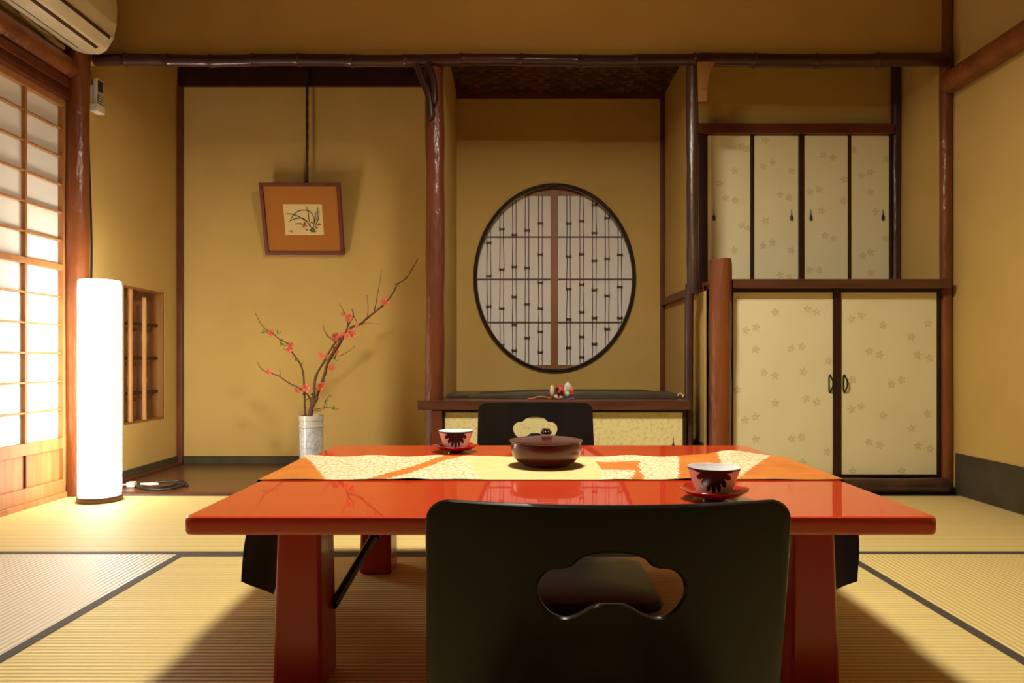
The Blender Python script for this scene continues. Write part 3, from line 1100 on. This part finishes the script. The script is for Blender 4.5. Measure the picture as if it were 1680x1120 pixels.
for s in ([(432, 515), (520, 525), (600, 560), (660, 600), (700, 650), (710, 690)], [(468, 600), (520, 530), (590, 485), (680, 482), (730, 520), (745, 580), (735, 650), (718, 700)],
          [(480, 590), (540, 570), (610, 565), (670, 600), (690, 660)], [(670, 440), (685, 500), (690, 580), (705, 660)], [(775, 490), (760, 560), (740, 640), (725, 700)],
          [(812, 490), (795, 570), (765, 630), (738, 700)], [(525, 625), (580, 622), (630, 632), (670, 655)], [(800, 450), (785, 540), (755, 610)]):
    stroke(s, .0026, 1)
for (x, y) in ((645, 640), (625, 655), (655, 685), (720, 610), (790, 635), (808, 628), (770, 665), (640, 615), (478, 705)):
    stroke([(x - 12, y - 8), (x, y + 2), (x + 12, y + 10)], .0046, 2)
for (x, y) in ((700, 690), (735, 685), (715, 705), (720, 670), (745, 705)):
    stroke([(x - 16, y), (x, y + 3), (x + 16, y - 3)], .0042, 1)
obj('artwork', tilted(mb), ['art', 'ink', 'inkred'], r, smooth=False)
mb = MB()
xx = -1.147
pts = [(xx, 3.846, z) for z in [1.53 + i * .03 for i in range(22)]]
mb.tube(pts, [.0085 if i % 2 else .0065 for i in range(22)], 8)
mb.tube([(xx, 3.846, 2.16), (xx, 3.868, 2.17)], .006, 8)
mb.tube([(xx, 3.846, 1.56), (xx - .02, 3.80, 1.50)], .003, 6)
mb.tube([(xx, 3.846, 1.56), (xx + .02, 3.80, 1.50)], .003, 6)
obj('hanging_rod', mb, 'rod', r)

# ================================================================== VASE AND BRANCHES
VX, VY = -1.023, 3.50
r = thing('flower_vase', 'tall cylindrical blue-white crackled vase on the alcove floor', 'vase', (VX, VY, 0.001))
mb = MB()
mb.lathe([(0, .001), (.054, .001), (.0575, .006), (.0575, .236), (.0575, .237)], (VX, VY, 0), 40)
obj('body', mb, 'vase', r)
mb = MB()
mb.lathe([(.0575, .237), (.061, .240), (.061, .250), (.058, .253), (.058, .272), (.0605, .2745), (.0605, .290), (.059, .2975), (.0555, .298), (.053, .294), (.052, .20), (0, .20)], (VX, VY, 0), 40)
obj('rim', mb, 'vaserim', r)

rb = random.Random(5)


def zp(X, Y, dy=0.0):
    return at(400 + X / 3.2, 410 + Y / 3.2, VY + dy)


def bloom(mb, c, s, seed):
    rn = random.Random(seed)
    nrm = Vector((rn.uniform(-.6, .6), -1, rn.uniform(-.5, .6))).normalized()
    q = nrm.to_track_quat('Z', 'Y').to_matrix()
    for k in range(5):
        a = 2 * PI * k / 5 + rn.uniform(-.15, .15)
        loc = c + q @ Vector((math.cos(a) * s * .55, math.sin(a) * s * .66, .12 * s))
        rot = q @ Matrix.Rotation(a, 3, 'Z') @ Matrix.Rotation(-.45, 3, 'Y')
        mb.ball(loc, s * .72, (1.0, .85, .22), 2, 0, rot)
    for k in range(6):
        a = 2 * PI * k / 6
        mb.tube([c, c + q @ Vector((math.cos(a) * s * .18, math.sin(a) * s * .18, s * .45))], s * .05, 4, mi=1)


def leafy(mb, c, s, seed):
    rn = random.Random(seed)
    for k in range(3):
        d = Vector((rn.uniform(-1, 1), rn.uniform(-.5, .3), rn.uniform(-.6, 1))).normalized()
        rot = d.to_track_quat('X', 'Z').to_matrix()
        mb.ball(c + d * s * .5, s * .55, (1, .45, .12), 1, 0, rot)


def branch(label, stems, blooms, leaves, dys):
    base = Vector((VX, VY, .21))
    r = thing('blossom_branch', label, 'branch', base, 'flowering branches in the vase')
    mb = MB()
    for si, (pts, rad) in enumerate(stems):
        ps = []
        n = len(pts)
        for i, (X, Y) in enumerate(pts):
            f = i / (n - 1)
            ps.append(zp(X, Y, dys * (f if si == 0 else .6)))
        if si == 0:
            b0 = Vector((ps[0].x * .4 + VX * .6, VY, .205))
            ps = [b0] + ps
        sp_ = spline(ps, 5)
        m = len(sp_)
        rr = [rad * (1 - .72 * i / (m - 1)) * (1.25 if i % 5 == 0 else 1) for i in range(m)]
        mb.tube(sp_, rr, 7)
        for i in range(6, m, 4):      # buds
            mb.ball(sp_[i] + Vector((rb.uniform(-1, 1), rb.uniform(-1, 0), rb.uniform(-1, 1))).normalized() * rr[i] * 1.3, max(rr[i] * .9, .0022), sub=1)
    obj('stem', mb, 'bark', r)
    for i, (X, Y, s) in enumerate(blooms):
        b = MB()
        bloom(b, zp(X, Y, dys * .5 - .012), s, int(X * 7 + Y))
        obj('blossom', b, ['blossom', 'stamen'], r)
    for i, (X, Y) in enumerate(leaves):
        b = MB()
        leafy(b, zp(X, Y, dys * .5 - .006), .022, int(X + Y * 3))
        obj('leaf', b, 'leaf', r)


branch('long upright branch reaching furthest right with coral blossoms', [
    ([(352, 855), (375, 790), (400, 720), (425, 650), (445, 580), (480, 520), (520, 460), (560, 410), (610, 390), (650, 355), (720, 300), (755, 265), (790, 215), (805, 180), (850, 150), (890, 90), (915, 45)], .0085),
    ([(685, 322), (697, 265), (705, 215), (725, 105)], .003), ([(650, 352), (652, 300), (646, 240)], .0028), ([(625, 385), (660, 384), (705, 388)], .0018)],
    [(740, 275, .017), (595, 395, .010), (570, 435, .020), (545, 452, .016), (405, 718, .018), (460, 620, .013)], [(805, 182), (480, 572)], -.05)
branch('upright branch in the middle of the vase with crossing tips and coral blossoms', [
    ([(346, 855), (368, 760), (378, 665), (425, 580), (470, 500), (528, 440), (548, 395), (575, 345), (568, 310)], .0075),
    ([(575, 345), (590, 370), (598, 392)], .0025), ([(480, 482), (440, 450), (425, 425), (415, 395)], .0035), ([(500, 558), (545, 535), (578, 508)], .002), ([(548, 390), (528, 330), (502, 280)], .0028),
    ([(450, 580), (490, 520), (515, 480), (525, 440)], .0045)],
    [(550, 355, .017), (520, 335, .010), (480, 455, .019), (520, 448, .015), (480, 533, .015), (410, 555, .016), (440, 560, .010)], [(478, 575)], .03)
branch('left leaning branch with green leaves and a few coral blossoms', [
    ([(322, 855), (318, 750), (312, 650), (292, 590), (250, 532), (230, 492), (190, 470), (150, 437), (100, 402), (62, 335)], .0055),
    ([(250, 532), (225, 525), (208, 518)], .0025)],
    [(145, 438, .015), (247, 502, .014), (240, 525, .012), (330, 725, .018)], [(120, 427), (180, 440), (190, 482), (215, 492), (232, 500), (268, 570), (295, 602), (108, 435), (325, 790)], -.08)
branch('lowest left branch curving outwards with red blossoms near its base and tip', [
    ([(350, 850), (348, 780), (300, 730), (240, 700), (180, 660), (120, 640), (90, 620), (72, 590)], .005),
    ([(190, 662), (190, 640), (188, 622)], .002)],
    [(135, 640, .013), (282, 738, .014), (318, 720, .012)], [], .05)
branch('short low twig leaning right over the vase rim with green leaves', [
    ([(362, 852), (400, 832), (440, 828), (500, 835)], .0028), ([(420, 830), (430, 795), (450, 760)], .002)],
    [], [(445, 770), (425, 790), (430, 825), (400, 845), (472, 838)], -.09)

# ================================================================== ZITHER + ORNAMENT ON THE SHELF
SZ = .403
r = thing('zither', 'long low dark zither-like instrument lying on the shelf under the round window', 'instrument', (.25, 3.30, SZ))
mb = MB()
t = bmesh.new()
rings = []
x0, x1 = -.215, .712
NS = 40
for i in range(NS + 1):
    f = i / NS
    X = x0 + (x1 - x0) * f
    wdt = .115 + .045 * min(f * 4, 1)
    hgt = .014 + .016 * math.sin(min(f * 2.4, 1) * PI / 2) - .008 * max(0, (f - .85) / .15)
    ring = []
    for q in range(11):
        a = PI * q / 10
        ring.append(t.verts.new((X, 3.25 - wdt * math.cos(a), SZ + .001 + (hgt - .012) + .012 * math.sin(a) if 0 < q < 10 else SZ + .001 + (hgt - .012))))
    ring.append(t.verts.new((X, 3.25 + wdt, SZ + .0012)))
    ring.append(t.verts.new((X, 3.25 - wdt, SZ + .0012)))
    rings.append(ring)
for i in range(NS):
    n = len(rings[0])
    for k in range(n):
        t.faces.new((rings[i][k], rings[i][(k + 1) % n], rings[i + 1][(k + 1) % n], rings[i + 1][k]))
t.faces.new(rings[0])
t.faces.new(rings[-1][::-1])
mb.merge(t)
obj('soundboard', mb, 'zither', r)
mb = MB()
mb.box(-.312, -.215, 3.16, 3.34, SZ + .0012, SZ + .017, bev=.003)
mb.box(-.30, -.285, 3.18, 3.32, SZ + .015, SZ + .022, bev=.003)
obj('neck', mb, 'zither', r)
mb = MB()
for k in range(5):
    y = 3.17 + .04 * k
    sp_ = []
    for i in range(2, 37, 2):
        f = i / NS
        hgt = .014 + .016 * math.sin(min(f * 2.4, 1) * PI / 2) - .008 * max(0, (f - .85) / .15)
        sp_.append((x0 + (x1 - x0) * f, y, SZ + .0015 + hgt))
    mb.tube(sp_, .0007, 4)
obj('strings', mb, 'rod', r)
mb = MB()
mb.tube(spline([(.722, 3.15, SZ + .006), (.735, 3.15, SZ + .022), (.752, 3.15, SZ + .010), (.77, 3.15, SZ + .024), (.785, 3.15, SZ + .005)], 6), .0028, 6)
mb.tube(spline([(.74, 3.13, SZ + .004), (.755, 3.12, SZ + .018), (.775, 3.12, SZ + .004)], 6), .0025, 6)
obj('cord_knot', mb, 'white', r)

r = thing('shelf_ornament', 'small red, cream and mint cloth figure on the shelf below the round window', 'ornament', (.198, 3.04, SZ))
oc = lambda x, y: at(870 + x / 16.8, 610 + y / 16.8, 3.03)
obj('face', MB().ball(oc(820, 520), .024, (.95, .9, 1.0), 3).ball(oc(830, 400), .013, (1.3, .8, .7), 2), 'redcloth', r)
obj('ear', MB().ball(oc(600, 530), .026, (.40, .7, 1.05), 3), 'cream', r)
mb = MB().ball(oc(1035, 420), .020, (.8, .6, 1.1), 2).ball(oc(1010, 600), .017, (.8, .6, .8), 2).ball(oc(960, 520), .022, (.35, .6, 1.0), 2)
obj('ruff', mb, 'mint', r)
obj('tail', MB().ball(oc(1130, 500), .014, (.9, .7, 1.0), 2).ball(oc(1150, 590), .009, (1.2, .7, .6), 2), 'blossom', r)
mb = MB()
for (x, y, s) in ((735, 460, .0075), (855, 545, .006), (770, 590, .006)):
    p = oc(x, y)
    mb.ball((p.x, p.y - .021, p.z), s, (1, .6, 1.2), 2)
obj('eye', mb, 'black', r)
obj('collar', MB().ball(oc(780, 680), .018, (1.2, .8, .7), 2), 'cream', r)
obj('bow', MB().ball(oc(1110, 735), .014, (1.6, .8, .35), 2), 'plum', r)
obj('base', MB().lathe([(0, .0005), (.038, .0005), (.038, .004), (0, .004)], (.215, 3.035, SZ), 24), 'plum', r)
pts = [(.150, 3.02, SZ + .004), (.120, 3.01, SZ + .012), (.09, 3.005, SZ + .012), (.07, 3.0, SZ + .005), (.05, 3.0, SZ + .004)]
obj('cord', MB().tube(spline(pts, 6), .0042, 8), 'orange_cord', r)

# ================================================================== TABLE
TH = .3225
TX0, TX1, TY0, TY1 = -.537, .681, 1.125, 2.074
TC = (TX0 + TX1) / 2
r = thing('low_table', 'low glossy vermilion lacquered table on the tatami in the middle of the room', 'table', (TC, 1.6, .0))


def rrect(x0, x1, y0, y1, rad, n=6):
    out = []
    for cx, cy, a0 in ((x1 - rad, y1 - rad, 0), (x0 + rad, y1 - rad, PI / 2), (x0 + rad, y0 + rad, PI), (x1 - rad, y0 + rad, 1.5 * PI)):
        for k in range(n + 1):
            a = a0 + PI / 2 * k / n
            out.append((cx + rad * math.cos(a), cy + rad * math.sin(a)))
    return out


mb = MB()
t = bmesh.new()
prev = None
prof = [(.006, TH - .030), (.0015, TH - .0285), (0, TH - .024), (0, TH - .006), (.0015, TH - .002), (.005, TH)]
rings = []
for ins, z in prof:
    rings.append([t.verts.new((x, y, z)) for x, y in rrect(TX0 + ins, TX1 - ins, TY0 + ins, TY1 - ins, .016)])
n = len(rings[0])
for i in range(len(rings) - 1):
    for k in range(n):
        t.faces.new((rings[i][k], rings[i][(k + 1) % n], rings[i + 1][(k + 1) % n], rings[i + 1][k]))
t.faces.new(rings[0])
t.faces.new(rings[-1])
mb.merge(t)
obj('tabletop', mb, 'table', r)
lx = [(-.415, -.340), (.478, .553)]
ly = [(1.214, 1.310), (1.885, 1.980)]
for sx in (0, 1):
    for sy in (0, 1):
        x0, x1 = lx[sx]
        y0, y1 = ly[sy]
        mb = MB()
        t = bmesh.new()
        R = []
        for z, g in ((0.0012, .004), (.004, .007), (.10, .005), (.29, 0), (.2926, 0)):
            e = g
            R.append([t.verts.new((x, y, z)) for x, y in rrect(x0 - (e if sx == 0 else e * .6), x1 + (e * .6 if sx == 0 else e), y0 - e, y1 + e, .010, 4)])
        n = len(R[0])
        for i in range(len(R) - 1):
            for k in range(n):
                t.faces.new((R[i][k], R[i][(k + 1) % n], R[i + 1][(k + 1) % n], R[i + 1][k]))
        t.faces.new(R[0])
        t.faces.new(R[-1])
        mb.merge(t)
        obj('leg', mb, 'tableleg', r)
for sx in (0, 1):
    s = 1 if sx == 0 else -1
    xin = lx[sx][1] if sx == 0 else lx[sx][0]
    for sy in (0, 1):
        mb = MB()
        if sy == 0:
            A = Vector((xin + s * .004, 1.285, .125))
            B = Vector((xin + s * .085, 1.62, .2915))
        else:
            A = Vector((xin + s * .004, 1.91, .14))
            B = Vector((xin + s * .06, 1.68, .2915))
        mb.tube([A, A + (B - A) * .55], .0095, 6)
        mb.tube([A + (B - A) * .5 + Vector((s * .006, 0, 0)), B], .0075, 6)
        mb.ball(A + (B - A) * .52, .013, (1, 1, 1), 1)
        obj('folding_brace', mb, 'black', r)
    obj('cleat', bx(*( (xin - .09, xin - .0) if sx == 0 else (xin, xin + .09)), 1.33, 1.87, .272, .2924, bev=.002), 'stile', r)

# ================================================================== RUNNER
RY0, RY1 = 1.467, 1.815


def runner_z(X, v):
    a = .0012
    # soft folds on the right side, diagonal
    d = X - (.40 + .16 * v)
    a += .009 * math.exp(-(d / .060) ** 2) * (0.30 + .9 * v)
    d = X - (.60 - .06 * v)
    a += .006 * math.exp(-(d / .045) ** 2) * v
    a += .002 * (1 + math.sin(X * 38 + v * 3)) * (.3 + .7 * v) * min(1, max(0, (abs(X - .071) - .10) / .05))
    d = X - (-.22 + .1 * v)
    a += .003 * math.exp(-(d / .03) ** 2)
    return a


nU, nV = 150, 36
mb = MB()
t = bmesh.new()
path = []     # (X, z, kind)
flap = 16
grid = []


def patch(X, v):
    def ln(x0_, x1_):
        return x0_ + (x1_ - x0_) * v
    if X < ln(-.398, -.548):
        return 1
    if X < ln(-.31, -.185):
        return 2
    if X < ln(-.27, -.135):
        return 1
    if X < ln(-.075, -.135):
        return 2
    if X < ln(.18, .20):
        return 0
    if X < ln(.24, .33):
        # orange lozenge inside the brocade
        return 1 if abs(v - .55) < .18 and X > ln(.195, .20) else 2
    if X < ln(.27, .30) + .0:
        return 1
    if X < ln(.34, .42):
        return 2
    if X < ln(.44, .52):
        return 1
    if X < ln(.46, .66):
        return 2
    return 1


us = []
for i in range(nU + 1):
    us.append(TX0 - .004 + (TX1 - TX0 + .008) * i / nU)
for j in range(nV + 1):
    v = j / nV
    Y = RY0 + (RY1 - RY0) * v
    row = []
    tip = 1 - abs(2 * v - 1)
    drop = .205 + .085 * tip
    # left flap, bottom to top
    for i in range(flap):
        f = 1 - i / flap
        z = TH - .006 - drop * f
        X = TX0 - .006 - .030 * math.sin(min(f * 1.3, 1) * PI / 2) + .004 * math.sin(v * 9 + f * 4)
        row.append((X, Y, z, -1))
    for X in us:
        row.append((X, Y, TH + .0008 + runner_z(X, v), X))
    for i in range(1, flap + 1):
        f = i / flap
        z = TH - .006 - drop * f
        X = TX1 + .006 + .030 * math.sin(min(f * 1.3, 1) * PI / 2) + .004 * math.sin(v * 9 + f * 4)
        row.append((X, Y, z, 9))
    grid.append([(t.verts.new(p[:3]), p[3], v) for p in row])
lower = []
for row in grid:
    lw = []
    for k, (vv, tg, v) in enumerate(row):
        c = vv.co.copy()
        if tg == -1:
            c.x += .0016
        elif tg == 9:
            c.x -= .0016
        else:
            c.z -= .0007
        lw.append(t.verts.new(c))
    lower.append(lw)
W_ = len(grid[0])
for j in range(nV):
    for k in range(W_ - 1):
        f = t.faces.new((grid[j][k][0], grid[j][k + 1][0], grid[j + 1][k + 1][0], grid[j + 1][k][0]))
        tg = grid[j][k][1]
        v = (j + .5) / nV
        f.material_index = 1 if tg in (-1, 9) else patch(grid[j][k][0].co.x + .004, v)
        f2 = t.faces.new((lower[j][k], lower[j + 1][k], lower[j + 1][k + 1], lower[j][k + 1]))
        f2.material_index = 3
for k in range(W_ - 1):
    for j, rv in ((0, False), (nV, True)):
        f = t.faces.new((grid[j][k][0], grid[j][k + 1][0], lower[j][k + 1], lower[j][k]))
        f.material_index = 3
for j in range(nV):
    for k in (0, W_ - 1):
        f = t.faces.new((grid[j][k][0], grid[j + 1][k][0], lower[j + 1][k], lower[j][k]))
        f.material_index = 3
mb.merge(t, None)
tag(obj('table_runner', mb, ['gold', 'orange', 'brocade', 'lining']),
    'orange and gold patchwork brocade runner laid across the red table with hanging ends', 'table runner')

# ================================================================== BOWL
BX, BY, BZ = at(896, 600, 1.66).x, 1.665, TH + .0026
r = thing('lidded_bowl', 'round dark red lacquered bowl with lid standing on the table runner', 'bowl', (BX, BY, BZ))
obj('body', MB().lathe([(0, .0), (.052, .0), (.055, .003), (.068, .010), (.079, .022), (.0835, .036), (.083, .050), (.082, .0545), (.079, .0545), (.078, .05), (0, .05)], (BX, BY, BZ), 64), 'lacqbowl', r)
lid = obj('lid', MB().lathe([(0, .0685), (.02, .068), (.045, .066), (.07, .0630), (.0865, .0600), (.0875, .0585), (.0865, .0565), (.080, .0555), (0, .0555)], (BX, BY, BZ), 64), 'lacqbowl', r)
mb = MB()
mb.ball((BX, BY, BZ + .079), .009, (1, 1, .8), 2)
for k in range(7):
    a = 2 * PI * k / 7
    mb.ball((BX + .0085 * math.cos(a), BY + .0085 * math.sin(a), BZ + .0775), .0055, (1, 1, .9), 2)
    mb.ball((BX + .006 * math.cos(a + .4), BY + .006 * math.sin(a + .4), BZ + .084), .0045, (1, 1, .8), 2)
obj('knob', mb, 'knob', lid)

# ================================================================== CUPS AND SAUCERS
def make_cup(loc, label):
    r = thing('teacup', label, 'cup', (0, 0, 0), 'teacups')
    out = [(0.0, .003), (.020, .003), (.022, .0), (.0245, .0), (.025, .004), (.030, .006)]
    n0 = len(out)
    NR = 34
    for i in range(NR + 1):
        f = i / NR
        out.append((.0305 + (.0475 - .0305) * f ** .85, .0068 + .0445 * f))
    out += [(.0472, .0518), (.0462, .0515)]
    for i in range(11):
        f = 1 - i / 10
        out.append((.006 + .040 * f ** .75, .010 + .041 * f ** 1.4))
    out.append((0, .010))

    def fm(i, a):
        if i < n0 or i >= n0 + NR:
            if n0 + NR <= i < n0 + NR + 1:
                return 1
            return 0
        f = (i - n0 + .5) / NR
        if f > .93:
            return 1
        for m in range(3):
            d = (a + PI / 2 - m * 2 * PI / 3 + PI) % (2 * PI) - PI
            x = d * 1.0
            y = 1 - f           # distance down from the rim
            # half chrysanthemum: petals radiate downward from the rim centre
            rr = math.hypot(x / .84, y / 1.0)
            th = math.atan2(y, x / .84 + 1e-9)
            pet = abs(math.cos(th * 8 - PI * 4))
            edge = .60 + .40 * pet ** .7
            if rr < edge * .98 and y > 0:
                return 1
        return 0
    o = obj('cup_body', MB().lathe(out, (0, 0, 0), 180, face_mi=fm), ['porcelain', 'cobalt'], r)
    r.location = loc
    r.rotation_euler = (0, 0, -.27)
    return r


def make_saucer(loc, label):
    r = thing('saucer', label, 'saucer', (0, 0, 0), 'saucers')
    mb = MB()
    t = bmesh.new()
    prof = [(0, .0065), (.022, .0065), (.030, .0075), (.045, .0110), (.0605, .0190), (.0615, .0182), (.046, .0085), (.030, .0045), (.024, .0042)]
    n = 72
    rings = []
    for rr, z in prof:
        if rr == 0:
            rings.append([t.verts.new((0, 0, z))])
            continue
        ring = []
        for k in range(n):
            a = 2 * PI * k / n
            g = 1 + .035 * math.cos(6 * a) * (rr / .06) ** 2
            ring.append(t.verts.new((rr * g * math.cos(a), rr * g * math.sin(a), z + .0012 * math.cos(6 * a) * (rr / .06) ** 2)))
        rings.append(ring)
    for i in range(len(rings) - 1):
        A, B = rings[i], rings[i + 1]
        for k in range(n):
            k2 = (k + 1) % n
            if len(A) == 1:
                t.faces.new((A[0], B[k], B[k2]))
            else:
                t.faces.new((A[k], A[k2], B[k2], B[k]))
    mb.merge(t)
    obj('dish', mb, 'saucer', r)
    obj('foot', MB().lathe([(.0175, .0), (.0215, .0), (.0225, .0062), (0, .0062)], (0, 0, 0), 40), 'knob', r)
    r.location = loc
    return r


s1 = make_saucer((.359, 1.275, TH), 'red lacquer saucer under the near teacup at the front right of the table')
c1 = make_cup((.359, 1.275, TH + .0067), 'white teacup with navy chrysanthemum, nearest the viewer on the right of the table')
sx_ = at(748, 600, 1.93).x
s2 = dup(s1, (sx_, 1.925, TH), 'red lacquer saucer under the far teacup at the back left of the table')
c2 = dup(c1, (sx_, 1.925, TH + .0067), 'white teacup with navy chrysanthemum, at the far left edge of the table', .086)


# ================================================================== FLOOR CHAIRS
def hole_pts():
    half = [(0.0, -.0175), (.018, -.019), (.036, -.030), (.055, -.036), (.074, -.028), (.0865, -.008), (.0855, .010), (.073, .0235), (.056, .0265), (.047, .030), (.036, .040), (.018, .0455), (0, .0465)]
    pts = half + [(-x, z) for x, z in half[-2:0:-1]]
    return [(p.x, p.y) for p in spline([Vector((x, z, 0)) for x, z in pts], 6, closed=True)]


def make_chair(loc, label):
    """sitter faces +Y; backrest top at local y = 0"""
    r = thing('floor_chair', label, 'chair', (0, 0, 0), 'legless floor chairs')
    H = .404
    HW = .224
    hc = .300
    hp = hole_pts()
    Z0 = .03

    def width(z):
        return HW + (.404 - z) * .018

    def outer(a):
        c, s = math.cos(a), math.sin(a)
        # rounded rectangle by ray marching
        lo, hi = 0.0, 1.0
        for _ in range(32):
            m = (lo + hi) / 2
            x, z = c * m, hc + s * m
            inside = Z0 <= z <= H and abs(x) <= width(z)
            if inside:
                rad = .030
                wx = width(z)
                if z > H - rad and abs(x) > wx - rad:
                    inside = (abs(x) - (wx - rad)) ** 2 + (z - (H - rad)) ** 2 <= rad ** 2
            if inside:
                lo = m
            else:
                hi = m
        return (c * lo, hc + s * lo)

    def bend(x, z, off):
        y = -.050 * (1 - (x / .24) ** 2) + .050 * 0          # centre bulges away from the sitter
        lean = .085 * max(0.0, 1 - z / H) ** 1.15
        if z < .10:
            lean += .045 * ((.10 - z) / .07) ** 2
        return Vector((x, y + .05 + lean + off, z))
    # sample by angle, but keep hole points; add corner angles
    angs = sorted([math.atan2(z, x) for x, z in hp] + [math.atan2(sy * (H - hc) * .97 if sy > 0 else -(hc - Z0), sx * width(H if sy > 0 else Z0)) for sx in (-1, 1) for sy in (-1, 1)] + [2 * PI * k / 90 - PI for k in range(90)])
    A2 = []
    for a in angs:
        if not A2 or a - A2[-1] > .004:
            A2.append(a)
    # radius of the hole at an angle
    hs = sorted([(math.atan2(z, x), math.hypot(x, z)) for x, z in hp])

    def hr(a):
        prev = (hs[-1][0] - 2 * PI, hs[-1][1])
        for q in hs + [(hs[0][0] + 2 * PI, hs[0][1])]:
            if q[0] >= a:
                f = (a - prev[0]) / max(q[0] - prev[0], 1e-9)
                return prev[1] + (q[1] - prev[1]) * f
            prev = q
        return hs[0][1]
    th = .011
    NRg = 14
    t = bmesh.new()
    layers = []
    for a in A2:
        rh = hr(a)
        hx, hz = rh * math.cos(a), hc + rh * math.sin(a)
        ox, oz = outer(a)
        col_f, col_b = [], []
        d = Vector((ox - hx, oz - hz))
        Ld = max(d.length, 1e-6)
        e = .0035 / Ld
        ts = [0, e] + [e + (1 - 2 * e) * (k / NRg) for k in range(1, NRg)] + [1 - e, 1]
        loop = []
        for k, f in enumerate(ts):
            x, z = hx + d.x * f, hz + d.y * f
            edge = .0035 if k in (0, len(ts) - 1) else 0
            col_f.append(t.verts.new(bend(x, z, -th / 2 + edge)))
            col_b.append(t.verts.new(bend(x, z, th / 2 - edge)))
        layers.append(col_f + col_b[::-1])
    n = len(layers)
    m = len(layers[0])
    for i in range(n):
        A, B = layers[i], layers[(i + 1) % n]
        for k in range(m):
            t.faces.new((A[k], A[(k + 1) % m], B[(k + 1) % m], B[k]))
    mb = MB()
    mb.merge(t)
    obj('backrest', mb, 'chair', r)
    # seat: bent plywood continuing from the backrest
    t = bmesh.new()
    G1, G2 = [], []
    nx_, ny_ = 24, 20
    for j in range(ny_ + 1):
        f = j / ny_
        r1, r2 = [], []
        for i in range(nx_ + 1):
            u = -1 + 2 * i / nx_
            x = u * (.226 + .012 * math.sin(f * PI))
            ystart = .05 - .05 * (1 - (x / .24) ** 2) + .125
            yend = .50 + .045 * (1 - u * u) - .03 * abs(u) ** 6
            y = ystart + (yend - ystart) * f
            z = .030 - .012 * math.sin(min(f * 2.5, 1) * PI / 2) - .004 * max(0, f - .85) / .15
            r1.append(t.verts.new((x, y, z)))
            r2.append(t.verts.new((x, y, z - .0105)))
        G1.append(r1)
        G2.append(r2)
    for j in range(ny_):
        for i in range(nx_):
            t.faces.new((G1[j][i], G1[j][i + 1], G1[j + 1][i + 1], G1[j + 1][i]))
            t.faces.new((G2[j][i], G2[j + 1][i], G2[j + 1][i + 1], G2[j][i + 1]))
        t.faces.new((G1[j][0], G1[j + 1][0], G2[j + 1][0], G2[j][0]))
        t.faces.new((G1[j][nx_], G2[j][nx_], G2[j + 1][nx_], G1[j + 1][nx_]))
    for i in range(nx_):
        t.faces.new((G1[0][i], G2[0][i], G2[0][i + 1], G1[0][i + 1]))
        t.faces.new((G1[ny_][i], G1[ny_][i + 1], G2[ny_][i + 1], G2[ny_][i]))
    mb = MB()
    mb.merge(t)
    obj('seat', mb, 'chair', r)
    r.location = loc
    return r


ch = make_chair((.113, .815, .002), 'black bentwood legless floor chair nearest the viewer, cloud-shaped hole in its back')
dup(ch, (.075, 2.80, .002), 'black bentwood legless floor chair on the far side of the table, facing the viewer', PI)

# ================================================================== CUSHION UNDER THE TABLE
mb = MB()
t = bmesh.new()
prof = [(.03, 0.002), (.004, .012), (.0, .022), (.006, .034), (.04, .044), (.12, .050)]
rings = [[t.verts.new((x, y, z)) for x, y in rrect(-.10 + i, .335 - i, 1.55 + i, 1.93 - i, max(.05 - i * .2, .01), 5)] for i, z in prof]
n = len(rings[0])
for i in range(len(rings) - 1):
    for k in range(n):
        t.faces.new((rings[i][k], rings[i][(k + 1) % n], rings[i + 1][(k + 1) % n], rings[i + 1][k]))
t.faces.new(rings[0])
t.faces.new(rings[-1])
mb.merge(t)
tag(obj('floor_cushion', mb, 'cable'), 'flat black floor cushion on the tatami under the table, glimpsed through the near chair cutout', 'cushion')
